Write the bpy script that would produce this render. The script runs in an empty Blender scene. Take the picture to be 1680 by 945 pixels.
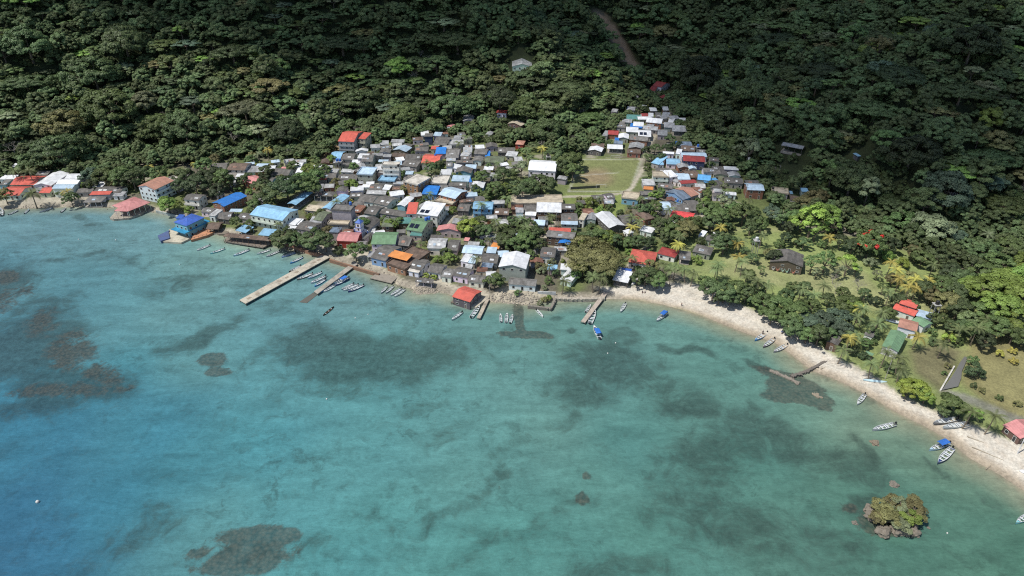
import bpy, math, random
import numpy as np
from mathutils import Vector, Matrix
random.seed(7); rng = np.random.default_rng(7)
R = math.radians
scene = bpy.context.scene
col = scene.collection

# ------------------------------------------------------------------ camera, sky, sun, exposure
CAM_H, PITCH, FPX = 167.0, R(32), 1135.0
cam = bpy.data.cameras.new('camera'); camo = bpy.data.objects.new('camera', cam); col.objects.link(camo)
camo.location = (0, 0, CAM_H); camo.rotation_euler = (R(90) - PITCH, 0, 0)
cam.sensor_width = 36; cam.lens = 36 * FPX / 1680; cam.clip_start = 1; cam.clip_end = 20000
scene.camera = camo
SUN_EL = R(62); SUN_H = Vector((-0.93, -0.36, 0)).normalized()      # sun high, from the left and a little from the sea
SUN = Vector((SUN_H.x * math.cos(SUN_EL), SUN_H.y * math.cos(SUN_EL), math.sin(SUN_EL)))
world = bpy.data.worlds.new('World'); scene.world = world; world.use_nodes = True
wn = world.node_tree.nodes; wl = world.node_tree.links
sky = wn.new('ShaderNodeTexSky'); sky.sky_type = 'NISHITA'; sky.sun_disc = False
sky.sun_elevation = SUN_EL; sky.sun_rotation = math.atan2(SUN.x, SUN.y)
wl.new(sky.outputs[0], wn['Background'].inputs[0]); wn['Background'].inputs[1].default_value = 0.12
sl = bpy.data.lights.new('sun', 'SUN'); sl.energy = 4.5; sl.angle = R(0.53); sl.color = (1, 0.955, 0.89)
so = bpy.data.objects.new('sun', sl); col.objects.link(so); so.rotation_euler = SUN.to_track_quat('Z', 'Y').to_euler()
scene.view_settings.view_transform = 'Standard'; scene.view_settings.look = 'None'
scene.view_settings.exposure = 0.0; scene.view_settings.gamma = 1
scene.cycles.filter_width = 1.15; scene.cycles.use_denoising = False; scene.cycles.max_bounces = 5; scene.cycles.diffuse_bounces = 2; scene.cycles.glossy_bounces = 2; scene.cycles.transparent_max_bounces = 6

# ------------------------------------------------------------------ geometry of the place
ct, st = math.cos(PITCH), math.sin(PITCH)
def ray(u, v):
    a = (u - 840) / FPX; b = (v - 472.5) / FPX
    return np.array([a, ct - b * st, -st - b * ct])
def plane(u, v, z=0.0):
    d = ray(u, v); t = (z - CAM_H) / d[2]
    return np.array([d[0] * t, d[1] * t])
def poly_w(pts, z=0.0): return np.array([plane(u, v, z) for u, v in pts])

COAST = [(-900,420),(-300,352),(-100,345),(0,343),(50,341),(100,339),(150,338),(195,341),(240,343),(259,348),(285,352),(310,368),(363,384),
 (400,393),(443,400),(490,412),(520,418),(541,424),(584,437),(622,448),(640,455),(652,467),(675,473),(688,481),(712,479),(722,477),(741,484),
 (798,494),(828,495),(866,500),(911,491),(940,491),(972,492),(993,490),(1010,491),(1041,492),(1088,500),(1120,509),(1152,519),(1190,534),
 (1220,546),(1271,563),(1292,578),(1317,597),(1332,609),(1368,622),(1400,637),(1432,654),(1463,673),(1500,692),(1514,698),(1552,720),
 (1590,752),(1638,778),(1680,806),(1760,862),(1900,960),(2300,1300)]
coast = poly_w(COAST)
land = np.vstack([coast, [[3000, -200], [6000, 6000], [-6000, 6000], [-3000, 300]]])
HILL = [(-900,285),(-100,280),(0,276),(60,270),(150,268),(240,252),(330,256),(430,256),(500,250),(545,238),(600,214),(640,224),(700,210),(760,214),
 (860,226),(930,238),(970,232),(1000,215),(1025,190),(1045,172),(1070,152),(1100,158),(1132,188),(1150,212),(1178,252),(1218,284),
 (1260,300),(1330,330),(1400,362),(1480,392),(1540,412),(1600,402),(1680,390),(1800,388),(2300,395)]
hillb = poly_w(HILL, 4.0)
hill = np.vstack([hillb, [[6000, 900], [6000, 9000], [-6000, 9000], [-6000, 900]]])
BEACHBACK = [(975,472),(1040,468),(1085,462),(1140,466),(1165,475),(1200,492),(1243,512),(1275,527),(1310,547),(1360,577),(1400,602),(1440,622),
 (1470,642),(1520,667),(1580,692),(1640,714),(1680,728),(1900,835),(2300,1050)]
beach = np.vstack([poly_w(BEACHBACK, 1.5), coast[::-1][:24]])

def inside(poly, X, Y):
    c = np.zeros(X.shape, bool); n = len(poly); j = n - 1
    for i in range(n):
        xi, yi = poly[i]; xj, yj = poly[j]
        if yi != yj:
            c ^= ((yi > Y) != (yj > Y)) & (X < (xj - xi) * (Y - yi) / (yj - yi) + xi)
        j = i
    return c
def linedist(pl, X, Y):
    m = np.full(X.shape, 1e12)
    for i in range(len(pl) - 1):
        a = pl[i]; d = pl[i + 1] - a; L = d @ d + 1e-9
        t = np.clip(((X - a[0]) * d[0] + (Y - a[1]) * d[1]) / L, 0, 1)
        m = np.minimum(m, (X - a[0] - t * d[0]) ** 2 + (Y - a[1] - t * d[1]) ** 2)
    return np.sqrt(m)
def sdist(poly, line, X, Y):
    d = linedist(line, X, Y); return np.where(inside(poly, X, Y), d, -d)
_perm = np.random.default_rng(3).random((256, 256))
def vnoise(X, Y, s):
    x = np.asarray(X) / s; y = np.asarray(Y) / s
    xi = np.floor(x).astype(int); yi = np.floor(y).astype(int); fx = x - xi; fy = y - yi
    fx = fx * fx * (3 - 2 * fx); fy = fy * fy * (3 - 2 * fy)
    g = lambda a, b: _perm[a & 255, b & 255]
    return (g(xi, yi) * (1 - fx) + g(xi + 1, yi) * fx) * (1 - fy) + (g(xi, yi + 1) * (1 - fx) + g(xi + 1, yi + 1) * fx) * fy
def fbm(X, Y, s, o=4):
    return sum(vnoise(X, Y, s / 2 ** k) * 0.5 ** k for k in range(o)) / sum(0.5 ** k for k in range(o))
def sstep(x, a, b):
    t = np.clip((x - a) / (b - a), 0, 1); return t * t * (3 - 2 * t)

XB = plane(1000, 480)[0]
def terrain(X, Y, full=False):
    X = np.asarray(X, float); Y = np.asarray(Y, float)
    d = sdist(land, coast, X, Y)
    k = np.where(X > XB, 9.0, 2.6)
    z = np.where(d > 0, 1.7 * (1 - np.exp(-np.maximum(d, 0) / k)), np.maximum(-4, d * 0.25))
    z += 0.022 * np.maximum(0, d - 50)
    e = sdist(hill, hillb, X, Y)
    ridge = fbm(X + 900, Y, 150, 3)
    z += np.where(e > 0, (np.sqrt(np.maximum(e, 0) ** 2 + 18 ** 2) - 18) * (0.36 + 0.26 * ridge), 0)
    z += np.where(e > 0, sstep(e, 0, 80) * (fbm(X, Y + 500, 60, 3) - .5) * 16, 0)
    z = np.minimum(z, 330 + 0.02 * e)
    return (z, d, e) if full else z
def th(x, y): return float(terrain(np.array([x]), np.array([y]))[0])
def hit(u, v, dz=0.0):
    """point on the ray through a photo pixel where it is dz above the ground"""
    d = ray(u, v); t = np.linspace(150, 1500, 500)
    P = np.array([0, 0, CAM_H])[:, None] + d[:, None] * t
    g = np.maximum(terrain(P[0], P[1]), 0.0) + dz - P[2]
    i = int(np.argmax(g > 0))
    if g[i] <= 0: i = len(t) - 1
    i = max(i, 1); f = g[i - 1] / (g[i - 1] - g[i] + 1e-9); tt = t[i - 1] + f * (t[i] - t[i - 1])
    p = np.array([0, 0, CAM_H]) + d * tt
    return p, FPX / tt

# ------------------------------------------------------------------ mesh and tagging helpers
def tag(o, label=None, cat=None, group=None, kind=None):
    if label: o['label'] = label
    if cat: o['category'] = cat
    if group: o['group'] = group
    if kind: o['kind'] = kind
    return o
def empty(name, loc, rz=0, label=None, cat=None, group=None):
    o = bpy.data.objects.new(name, None); col.objects.link(o); o.location = loc; o.rotation_euler = (0, 0, rz)
    o.empty_display_size = 0.5
    return tag(o, label, cat, group)
class MB:
    def __init__(s): s.v = []; s.f = []; s.m = []
    def add(s, vs, fs, m=0):
        b = len(s.v); s.v += [tuple(p) for p in vs]; s.f += [tuple(b + i for i in f) for f in fs]; s.m += [m] * len(fs); return s
    def box(s, x0, y0, z0, x1, y1, z1, m=0):
        vs = [(x0,y0,z0),(x1,y0,z0),(x1,y1,z0),(x0,y1,z0),(x0,y0,z1),(x1,y0,z1),(x1,y1,z1),(x0,y1,z1)]
        return s.add(vs, [(0,3,2,1),(4,5,6,7),(0,1,5,4),(1,2,6,5),(2,3,7,6),(3,0,4,7)], m)
    def extr(s, prof, a0, a1, axis, m=0):
        """closed profile of (t, z) extruded along x or y"""
        n = len(prof)
        if axis == 'x': vs = [(a0, t, z) for t, z in prof] + [(a1, t, z) for t, z in prof]
        else: vs = [(t, a0, z) for t, z in prof] + [(t, a1, z) for t, z in prof]
        fs = [tuple(range(n)), tuple(range(2 * n - 1, n - 1, -1))] + [(i, i + n, (i + 1) % n + n, (i + 1) % n) for i in range(n)]
        return s.add(vs, fs, m)
    def tube(s, p0, p1, r0, r1=None, n=6, m=0):
        r1 = r0 if r1 is None else r1; p0 = Vector(p0); p1 = Vector(p1); q = (p1 - p0).to_track_quat('Z', 'Y')
        vs = [p0 + q @ Vector((r0 * math.cos(k * 2 * math.pi / n), r0 * math.sin(k * 2 * math.pi / n), 0)) for k in range(n)]
        vs += [p1 + q @ Vector((r1 * math.cos(k * 2 * math.pi / n), r1 * math.sin(k * 2 * math.pi / n), 0)) for k in range(n)]
        fs = [(k, (k + 1) % n, n + (k + 1) % n, n + k) for k in range(n)] + [tuple(range(n - 1, -1, -1)), tuple(range(n, 2 * n))]
        return s.add(vs, fs, m)
    def prism(s, pts, z0, z1, m=0):
        n = len(pts); A = sum(pts[i][0] * pts[(i + 1) % n][1] - pts[(i + 1) % n][0] * pts[i][1] for i in range(n))
        if A < 0: pts = pts[::-1]
        vs = [(p[0], p[1], z0) for p in pts] + [(p[0], p[1], z1) for p in pts]
        fs = [tuple(range(n - 1, -1, -1)), tuple(range(n, 2 * n))] + [(i, (i + 1) % n, (i + 1) % n + n, i + n) for i in range(n)]
        return s.add(vs, fs, m)
    def mesh(s, name, mats, fix=False):
        me = bpy.data.meshes.new(name); me.from_pydata(s.v, [], s.f)
        for m in (mats if isinstance(mats, (list, tuple)) else [mats]): me.materials.append(m)
        me.polygons.foreach_set('material_index', s.m)
        if fix:
            import bmesh
            bm = bmesh.new(); bm.from_mesh(me); bmesh.ops.recalc_face_normals(bm, faces=bm.faces); bm.to_mesh(me); bm.free()
        me.update(); return me
    def build(s, name, mats, parent=None, color=None, loc=None, fix=True):
        o = bpy.data.objects.new(name, s.mesh(name, mats, fix)); col.objects.link(o)
        if parent: o.parent = parent
        if color: o.color = (*color[:3], 1)
        if loc is not None: o.location = loc
        return o
def copy_tree(o, parent=None):
    c = o.copy(); col.objects.link(c); c.parent = parent
    for ch in o.children: copy_tree(ch, c)
    return c

# ------------------------------------------------------------------ materials
def nmat(name):
    m = bpy.data.materials.new(name); m.use_nodes = True; return m, m.node_tree.nodes, m.node_tree.links, m.node_tree.nodes['Principled BSDF']
def math_n(n, l, op, a, b=None, c=None, clamp=False):
    q = n.new('ShaderNodeMath'); q.operation = op; q.use_clamp = clamp
    for i, x in enumerate((a, b, c)):
        if x is None: continue
        if isinstance(x, (int, float)): q.inputs[i].default_value = x
        else: l.new(x, q.inputs[i])
    return q.outputs[0]
def mixc(n, l, f, a, b, mode='MIX'):
    q = n.new('ShaderNodeMix'); q.data_type = 'RGBA'; q.blend_type = mode
    for i, x in ((0, f), (6, a), (7, b)):
        if isinstance(x, (int, float)): q.inputs[i].default_value = x
        elif isinstance(x, tuple): q.inputs[i].default_value = (*x[:3], 1)
        else: l.new(x, q.inputs[i])
    return q.outputs[2]
def noise(n, l, scale, detail=4, coord=None, rough=.55, dist=0):
    q = n.new('ShaderNodeTexNoise'); q.inputs['Scale'].default_value = scale; q.inputs['Detail'].default_value = detail
    q.inputs['Roughness'].default_value = rough; q.inputs['Distortion'].default_value = dist
    if coord is not None: l.new(coord, q.inputs['Vector'])
    return q.outputs[0]
def ramp(n, l, x, lo, hi, a=0., b=1.):
    q = n.new('ShaderNodeMapRange'); q.inputs[1].default_value = lo; q.inputs[2].default_value = hi
    q.inputs[3].default_value = a; q.inputs[4].default_value = b; l.new(x, q.inputs[0]); return q.outputs[0]
def objcoord(n, l):
    """object coordinates shifted per object so no two repeat"""
    t = n.new('ShaderNodeTexCoord'); oi = n.new('ShaderNodeObjectInfo')
    v = n.new('ShaderNodeVectorMath'); v.operation = 'ADD'
    s = n.new('ShaderNodeCombineXYZ'); r = math_n(n, l, 'MULTIPLY', oi.outputs['Random'], 300.)
    l.new(r, s.inputs[0]); l.new(r, s.inputs[1]); l.new(t.outputs['Object'], v.inputs[0]); l.new(s.outputs[0], v.inputs[1])
    return v.outputs[0], oi, t
def geo(n): return n.new('ShaderNodeNewGeometry').outputs['Position']
def bump(n, l, p, h, strength, dist=0.1):
    b = n.new('ShaderNodeBump'); b.inputs['Strength'].default_value = strength; b.inputs['Distance'].default_value = dist
    l.new(h, b.inputs['Height']); l.new(b.outputs[0], p.inputs['Normal'])

def roof_mat(name, rough, dirt, rust, metal=0.):
    m, n, l, p = nmat(name); c, oi, t = objcoord(n, l)
    sx = n.new('ShaderNodeSeparateXYZ'); l.new(c, sx.inputs[0])
    # sheet joints: every panel keeps its own tone
    fx = math_n(n, l, 'FLOOR', math_n(n, l, 'MULTIPLY', sx.outputs[0], .95)); fy = math_n(n, l, 'FLOOR', math_n(n, l, 'MULTIPLY', sx.outputs[1], .42))
    cb = n.new('ShaderNodeCombineXYZ'); l.new(fx, cb.inputs[0]); l.new(fy, cb.inputs[1])
    wn_ = n.new('ShaderNodeTexWhiteNoise'); l.new(cb.outputs[0], wn_.inputs['Vector'])
    tone = ramp(n, l, wn_.outputs['Value'], 0, 1, 1 - .32 * dirt, 1 + .16 * dirt)
    n1 = noise(n, l, .35, 6, c, .65); n2 = noise(n, l, 2.5, 5, c, .6)
    v = mixc(n, l, 1., oi.outputs['Color'], tone, 'MULTIPLY')
    d1 = ramp(n, l, n1, .42, .68); v = mixc(n, l, math_n(n, l, 'MULTIPLY', d1, .5 * dirt), v, (.055, .05, .045))
    d2 = ramp(n, l, n2, .58, .72); v = mixc(n, l, math_n(n, l, 'MULTIPLY', d2, rust), v, (.16, .075, .04))
    d3 = ramp(n, l, noise(n, l, .9, 4, c), .6, .72); v = mixc(n, l, math_n(n, l, 'MULTIPLY', d3, .35 * dirt), v, (.34, .33, .31))
    # fine corrugation
    w = math_n(n, l, 'SINE', math_n(n, l, 'MULTIPLY', sx.outputs[0], 14.))
    v = mixc(n, l, math_n(n, l, 'MULTIPLY', ramp(n, l, w, .5, 1.), .12), v, (.03, .03, .03))
    l.new(v, p.inputs['Base Color']); p.inputs['Roughness'].default_value = rough; p.inputs['Metallic'].default_value = metal
    bump(n, l, p, math_n(n, l, 'ADD', w, math_n(n, l, 'MULTIPLY', n2, 1.5)), .5, .05)
    return m
M = {}
M['sheet'] = roof_mat('painted_sheet_roof', .42, .45, .12)
M['cement'] = roof_mat('weathered_cement_sheet', .85, 1., .1)
M['zinc'] = roof_mat('zinc_sheet_roof', .4, .8, .35, .15)
def stained(name, rough=.8, dirt=.5, brick=False, sc=.6):
    m, n, l, p = nmat(name); c, oi, t = objcoord(n, l)
    v = oi.outputs['Color']
    if brick:
        b = n.new('ShaderNodeTexBrick'); b.inputs['Scale'].default_value = 1.; b.inputs['Brick Width'].default_value = .5; b.inputs['Row Height'].default_value = .28
        b.inputs['Mortar Size'].default_value = .03; b.inputs['Color1'].default_value = (1, 1, 1, 1); b.inputs['Color2'].default_value = (.72, .7, .68, 1); b.inputs['Mortar'].default_value = (1.3, 1.3, 1.3, 1)
        mp = n.new('ShaderNodeMapping'); mp.inputs['Rotation'].default_value = (R(90), 0, 0); l.new(t.outputs['Object'], mp.inputs[0]); l.new(mp.outputs[0], b.inputs[0])
        v = mixc(n, l, 1., v, b.outputs[0], 'MULTIPLY')
    n1 = noise(n, l, sc, 6, c, .65); n2 = noise(n, l, sc * 5, 4, c)
    v = mixc(n, l, math_n(n, l, 'MULTIPLY', ramp(n, l, n1, .45, .75), dirt), v, (.1, .09, .075))
    v = mixc(n, l, math_n(n, l, 'MULTIPLY', ramp(n, l, n2, .5, .8), dirt * .5), v, (.05, .045, .04))
    l.new(v, p.inputs['Base Color']); p.inputs['Roughness'].default_value = rough
    bump(n, l, p, n2, .4, .05); return m
M['wall'] = stained('rendered_wall', .85, .3)
M['brick'] = stained('bare_brick_wall', .9, .4, True)
M['wood'] = stained('weathered_boards', .8, .5)
M['concrete'] = stained('worn_concrete', .9, .75, sc=.35)
M['rock'] = stained('shore_rock', .95, .8, sc=1.2)
M['paint'] = stained('boat_paint', .35, .18)
def plain(name, c, rough=.5, metal=0.):
    m, n, l, p = nmat(name); n1 = noise(n, l, 3., 3, n.new('ShaderNodeTexCoord').outputs['Object'])
    l.new(mixc(n, l, ramp(n, l, n1, .3, .7, 0, .35), c, tuple(x * .6 for x in c)), p.inputs['Base Color'])
    p.inputs['Roughness'].default_value = rough; p.inputs['Metallic'].default_value = metal; return m
M['glass'] = plain('dark_window_glass', (.03, .035, .04), .12)
M['trim'] = plain('pale_trim', (.6, .6, .57), .6)
M['solar'] = plain('solar_cells', (.015, .02, .04), .15)
M['tank'] = stained('plastic_tank', .4, .1)
M['metal'] = plain('grey_metal', (.35, .35, .35), .45, .6)
M['skin'] = plain('skin', (.2, .1, .06), .6)
M['motor'] = plain('motor_cowl', (.02, .02, .025), .3)

def leaf_mat(name, dry=.0):
    m, n, l, p = nmat(name); oi = n.new('ShaderNodeObjectInfo'); at = n.new('ShaderNodeAttribute'); at.attribute_name = 'tone'
    hs = n.new('ShaderNodeHueSaturation')
    l.new(ramp(n, l, oi.outputs['Random'], 0, 1, .478, .522), hs.inputs['Hue'])
    hs.inputs['Saturation'].default_value = 1.0
    l.new(math_n(n, l, 'MULTIPLY', ramp(n, l, oi.outputs['Random'], 0, 1, .72, 1.3), at.outputs['Fac']), hs.inputs['Value'])
    l.new(oi.outputs['Color'], hs.inputs['Color'])
    l.new(hs.outputs[0], p.inputs['Base Color']); p.inputs['Roughness'].default_value = .55
    p.inputs['Specular IOR Level'].default_value = .25
    return m
M['leaf'] = leaf_mat('broad_leaves')
M['bark'] = plain('grey_bark', (.16, .13, .1), .9)
M['palmbark'] = plain('palm_bark', (.22, .18, .13), .9)
M['flower'] = plain('red_blossom', (.55, .03, .02), .6)

# ------------------------------------------------------------------ ground and sea sheets
def axis(lo, hi, step, far, flo=None):
    a = np.arange(lo, hi + step, step); out = [a]; g = step; x = a[-1]; e = []
    while x < far: g *= 1.35; x += g; e.append(x)
    g = step; x = a[0]; f = []
    while x > (flo if flo is not None else -far): g *= 1.35; x -= g; f.append(x)
    return np.concatenate([np.array(f[::-1]), a, np.array(e)])
def grid(name, xs, ys, Z, mat, attrs):
    nx, ny = len(xs), len(ys); X, Y = np.meshgrid(xs, ys)
    co = np.stack([X.ravel(), Y.ravel(), Z.ravel()], 1).astype(np.float32)
    i = np.arange(nx * ny).reshape(ny, nx)
    q = np.stack([i[:-1, :-1], i[:-1, 1:], i[1:, 1:], i[1:, :-1]], -1).reshape(-1)
    me = bpy.data.meshes.new(name); me.vertices.add(nx * ny); me.vertices.foreach_set('co', co.ravel())
    nf = (nx - 1) * (ny - 1); me.loops.add(nf * 4); me.loops.foreach_set('vertex_index', q.astype(np.int32)); me.polygons.add(nf)
    me.polygons.foreach_set('loop_start', np.arange(0, nf * 4, 4, dtype=np.int32))
    me.polygons.foreach_set('use_smooth', np.ones(nf, bool)); me.update(calc_edges=True)
    for k, a in attrs.items():
        if a.ndim == 3:
            at = me.attributes.new(k, 'FLOAT_COLOR', 'POINT'); at.data.foreach_set('color', np.concatenate([a, np.ones(a.shape[:2] + (1,))], -1).astype(np.float32).ravel())
        else:
            at = me.attributes.new(k, 'FLOAT', 'POINT'); at.data.foreach_set('value', a.astype(np.float32).ravel())
    me.materials.append(mat); o = bpy.data.objects.new(name, me); col.objects.link(o); o['kind'] = 'structure'
    return o
def soft(poly, X, Y, w=2.0):
    line = np.vstack([poly, poly[:1]]); return sstep(sdist(poly, line, X, Y), -w, w)
def road(pts, X, Y, w, z=3.0, s=.6):
    return 1 - sstep(linedist(poly_w(pts, z), X, Y), w / 2, w / 2 + s)

xs = axis(-330, 330, 1.5, 3500); ys = axis(150, 620, 1.5, 3800, -900)
X, Y = np.meshgrid(xs, ys); Z, D, E = terrain(X, Y, True)
for uv_ in ([(1584,582),(1578,600),(1570,618),(1558,638)],): Z -= .5 * road(uv_, X, Y, 1.6, 2., 4.5)
nz = fbm(X, Y, 9, 4); nz2 = fbm(X + 70, Y + 30, 28, 4)
def C(*c): return np.array(c)[None, None, :]
def lay(base, c, m): return base * (1 - m[..., None]) + c * m[..., None]
GC = C(.115, .105, .075) * (0.75 + .5 * nz[..., None])                        # trodden village earth
GC = lay(GC, C(.12, .15, .05), sstep(nz2 + .25 * nz, .52, .72))              # weeds in it
GC = lay(GC, C(.30, .275, .22), sstep(fbm(X + 300, Y, 14, 4), .58, .7) * .8)  # bare pale yards
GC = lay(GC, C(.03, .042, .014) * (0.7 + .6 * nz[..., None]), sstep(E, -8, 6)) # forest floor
GARDEN = [(1115,395),(1180,372),(1300,372),(1420,392),(1520,420),(1560,450),(1680,430),(1700,740),(1600,690),(1470,640),(1360,577),(1275,525),(1200,490),(1140,462),(1100,430)]
GC = lay(GC, C(.20, .245, .085) * (0.72 + .56 * nz[..., None]), soft(poly_w(GARDEN, 3), X, Y, 3) * (E < 14))
GC = lay(GC, C(.33, .31, .17), soft(poly_w(GARDEN, 3), X, Y, 3) * sstep(nz2, .52, .68) * .45)
WEED = [(925,318),(1040,316),(1020,352),(960,366),(925,345)]
GC = lay(GC, C(.17, .215, .06) * (0.7 + .6 * nz[..., None]), soft(poly_w(WEED, 3), X, Y, 2))
PITCHP = [(930,313),(951,259),(1054,258),(1036,313)]
pm = soft(poly_w(PITCHP, 4.5), X, Y, .8)
GC = lay(GC, C(.165, .185, .07) * (0.85 + .3 * nz[..., None]), pm)
pc = plane(975, 287, 4.5)
pr = np.sqrt(((X - pc[0]) / 15) ** 2 + ((Y - pc[1]) / 17) ** 2) + .6 * (nz2 - .5)
GC = lay(GC, C(.24, .18, .11), pm * (1 - sstep(pr, .35, 1.15)) * .85)
for p in ([(934,310),(953,261)], [(953,261),(1052,260)], [(1052,260),(1034,310)], [(1034,310),(934,310)], [(943,286),(1014,281)]):
    GC = lay(GC, C(.42, .42, .36), road(p, X, Y, .25, 4.5, 1.0) * .5)
PATHC = C(.36, .33, .26)
for p, w in (([(925,320),(985,318),(1025,314),(1037,306),(1046,290),(1058,273)], 1.8), ([(1051,262),(1058,246),(1078,219),(1106,182),(1112,172)], 3.0),
             ([(718,380),(735,358),(752,338),(768,308),(786,286),(800,276)], 3.4), ([(1157,330),(1152,345),(1154,358)], 2.4), ([(880,410),(886,395),(905,365),(915,350)], 2.2),
             ([(622,446),(660,455),(700,470),(745,482)], 4.5), ([(700,440),(735,465),(790,472),(800,480)], 5.5), ([(470,392),(520,398),(565,405)], 5.),
             ([(545,330),(560,318),(590,300)], 3), ([(560,404),(600,412),(622,440)], 7.), ([(-60,326),(0,325),(60,326),(100,322),(140,322)], 13.), ([(140,326),(200,330),(245,338),(290,345)], 3.5),
             ([(350,372),(372,372),(395,380)], 6), ([(1020,438),(1045,420),(1060,400),(1070,390)], 2), ([(1400,590),(1440,612),(1475,636)], 1.6), ([(640,260),(700,272),(745,262)], 2.5)):
    GC = lay(GC, PATHC * (0.8 + .4 * nz[..., None]), road(p, X, Y, w, 4.))
MARSH = [(1590,560),(1620,545),(1700,540),(1750,640),(1700,700),(1650,678),(1610,655),(1575,625)]
GC = lay(GC, C(.20, .185, .08) * (0.6 + .8 * nz[..., None]), soft(poly_w(MARSH, 2), X, Y, 3))
GC = lay(GC, C(.19, .185, .165) * (0.6 + .8 * fbm(X, Y, 3, 3)[..., None]), road([(1556,642),(1580,650),(1610,662),(1650,680),(1700,698),(1780,724)], X, Y, 3.2, 2., 2.2) * .8)
DRY = [(1490,575),(1540,560),(1585,575),(1560,620),(1545,640),(1500,610)]
GC = lay(GC, C(.16, .15, .075) * (0.6 + .8 * nz[..., None]), soft(poly_w(DRY, 2), X, Y, 3))
SCAR = [(985,30),(1000,45),(1015,70),(1030,100),(1045,118)]
GC = lay(GC, C(.27, .20, .14) * (0.6 + .8 * nz[..., None]), (1 - sstep(linedist(np.array([hit(u, v)[0][:2] for u, v in SCAR]), X, Y), 4.5, 10)) )
p_ = [hit(u, v)[0][:2] for u, v in ((515,262),(540,222),(560,228),(556,270))]
GC = lay(GC, C(.26, .19, .12) * (0.6 + .8 * nz[..., None]), soft(np.array(p_), X, Y, 3) * sstep(nz, .4, .6))
bs = soft(beach, X, Y, 1.6) * (D > -6)
sandc = C(.54, .505, .43) * (0.90 + .20 * fbm(X, Y, 5, 3)[..., None])
wet = 1 - sstep(D + 3 * (nz2 - .5), 1.2, 4.6)
# tide lines run along the shore
tl = sstep(np.sin(D * 1.25 + 6 * fbm(X, Y, 30, 3)) + .5 * nz, .75, 1.2) * sstep(D, 2, 4)
sandc = lay(np.broadcast_to(sandc, GC.shape), C(.50, .43, .34), tl * .5)
sandc = lay(sandc, C(.36, .30, .22), wet * .95)
sandc = lay(sandc, C(.46, .46, .44), soft(poly_w([(1290,552),(1330,560),(1500,660),(1680,745),(1680,760),(1500,685),(1400,625)], 1.5), X, Y, 4) * sstep(nz2, .4, .6) * .6)
GC = lay(GC, sandc, bs)
# stony margin of the village shore
vs = (X < XB + 5) * (D > -5) * (1 - sstep(D + 2 * (nz - .5), 2.2, 4.5))
GC = lay(GC, C(.30, .27, .21) * (0.6 + .8 * fbm(X, Y, 3, 3)[..., None]), vs)
QUAY = [(800,492),(868,497),(880,484),(905,482),(870,470),(820,468)]
GC = lay(GC, C(.38, .34, .26) * (0.75 + .5 * fbm(X, Y, 4, 3)[..., None]), soft(poly_w(QUAY, 2), X, Y, 1.5))
m, n, l, p = nmat('ground'); at = n.new('ShaderNodeAttribute'); at.attribute_name = 'gcol'; g = geo(n)
a = noise(n, l, 1.1, 6, g, .7); b = noise(n, l, .22, 5, g, .6)
v = mixc(n, l, 1., at.outputs['Color'], ramp(n, l, a, .3, .7, .68, 1.3), 'MULTIPLY'); v = mixc(n, l, 1., v, ramp(n, l, b, .3, .7, .82, 1.16), 'MULTIPLY')
l.new(v, p.inputs['Base Color']); p.inputs['Roughness'].default_value = .95; bump(n, l, p, a, .6, .35)
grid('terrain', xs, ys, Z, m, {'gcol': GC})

# the sea: colour of the water over sand, weed and reef
def lin(c): c = np.array(c) / 255.; return np.where(c < .04045, c / 12.92, ((c + .055) / 1.055) ** 2.4)
WC = [(60,375,103,150,163),(200,395,106,155,166),(330,440,103,154,161),(470,470,111,154,157),(600,465,116,152,152),(560,490,116,155,157),(700,505,104,148,146),(0,440,80,136,154),(100,470,85,142,157),(0,560,67,129,151),(180,520,88,146,159),(300,520,97,149,157),(450,530,97,146,152),(600,640,90,145,147),(800,520,103,145,140),(900,525,101,143,134),(1000,530,103,145,137),(1100,545,108,150,140),(1000,600,94,139,134),(1180,590,93,141,131),(1300,640,105,145,130),(1420,690,126,146,124),(1500,745,111,140,120),(1600,800,101,133,113),(1600,900,87,127,110),(1680,935,82,124,106),(200,600,74,144,160),(120,650,61,131,154),(320,600,93,151,159),(450,630,97,153,158),(0,700,52,121,151),(100,740,51,119,150),(0,850,49,111,146),(200,740,58,130,154),(200,830,57,127,153),(80,900,51,113,145),(0,940,49,108,143),(300,780,69,138,154),(420,740,81,146,155),(350,860,88,148,155),(450,840,90,150,154),(560,900,87,149,150),(600,720,93,150,151),(650,830,90,149,147),(750,780,98,148,143),(900,690,104,148,140),(850,880,88,143,136),(1000,800,94,141,132),(1050,720,85,134,128),(1100,900,88,136,125),(1250,750,84,131,120),(1300,880,88,129,116),(1420,790,90,133,118),(700,600,101,150,148),(820,640,105,151,146),(1250,570,111,149,134),(1350,660,110,145,128),(1480,880,81,123,108),(780,920,87,144,139),(950,930,87,138,130),(1200,660,97,140,129),(700,690,100,151,149),(380,415,135,180,172),(20,890,50,106,138),(150,740,70,134,152)]
xs = axis(-340, 340, 1.6, 3500); ys = axis(95, 470, 1.6, 600, -2500)
X, Y = np.meshgrid(xs, ys); D = sdist(land, coast, X, Y)
wx = X + 26 * (fbm(X, Y, 45, 3) - .5); wy = Y + 26 * (fbm(X + 99, Y, 45, 3) - .5)
num = 0; den = 0
for u, v_, r_, g_, b_ in WC:
    q = plane(u, v_); s = 8 + 0.05 * q[1]
    w = 1 / ((wx - q[0]) ** 2 + (wy - q[1]) ** 2 + s ** 2) ** 2.0
    num = num + w[..., None] * lin((r_ + (8 if u < 400 else 0), g_, b_ - (6 if u < 400 else 0)))[None, None]; den = den + w[..., None]
WK = 1.38
WC = [(a, b, c, d, e * (.91 if a < 500 else .94)) for a, b, c, d, e in WC]
W = num / den / WK
sh = sstep(D + 5 * (fbm(X, Y, 16, 3) - .5), -13, -.5)
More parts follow.
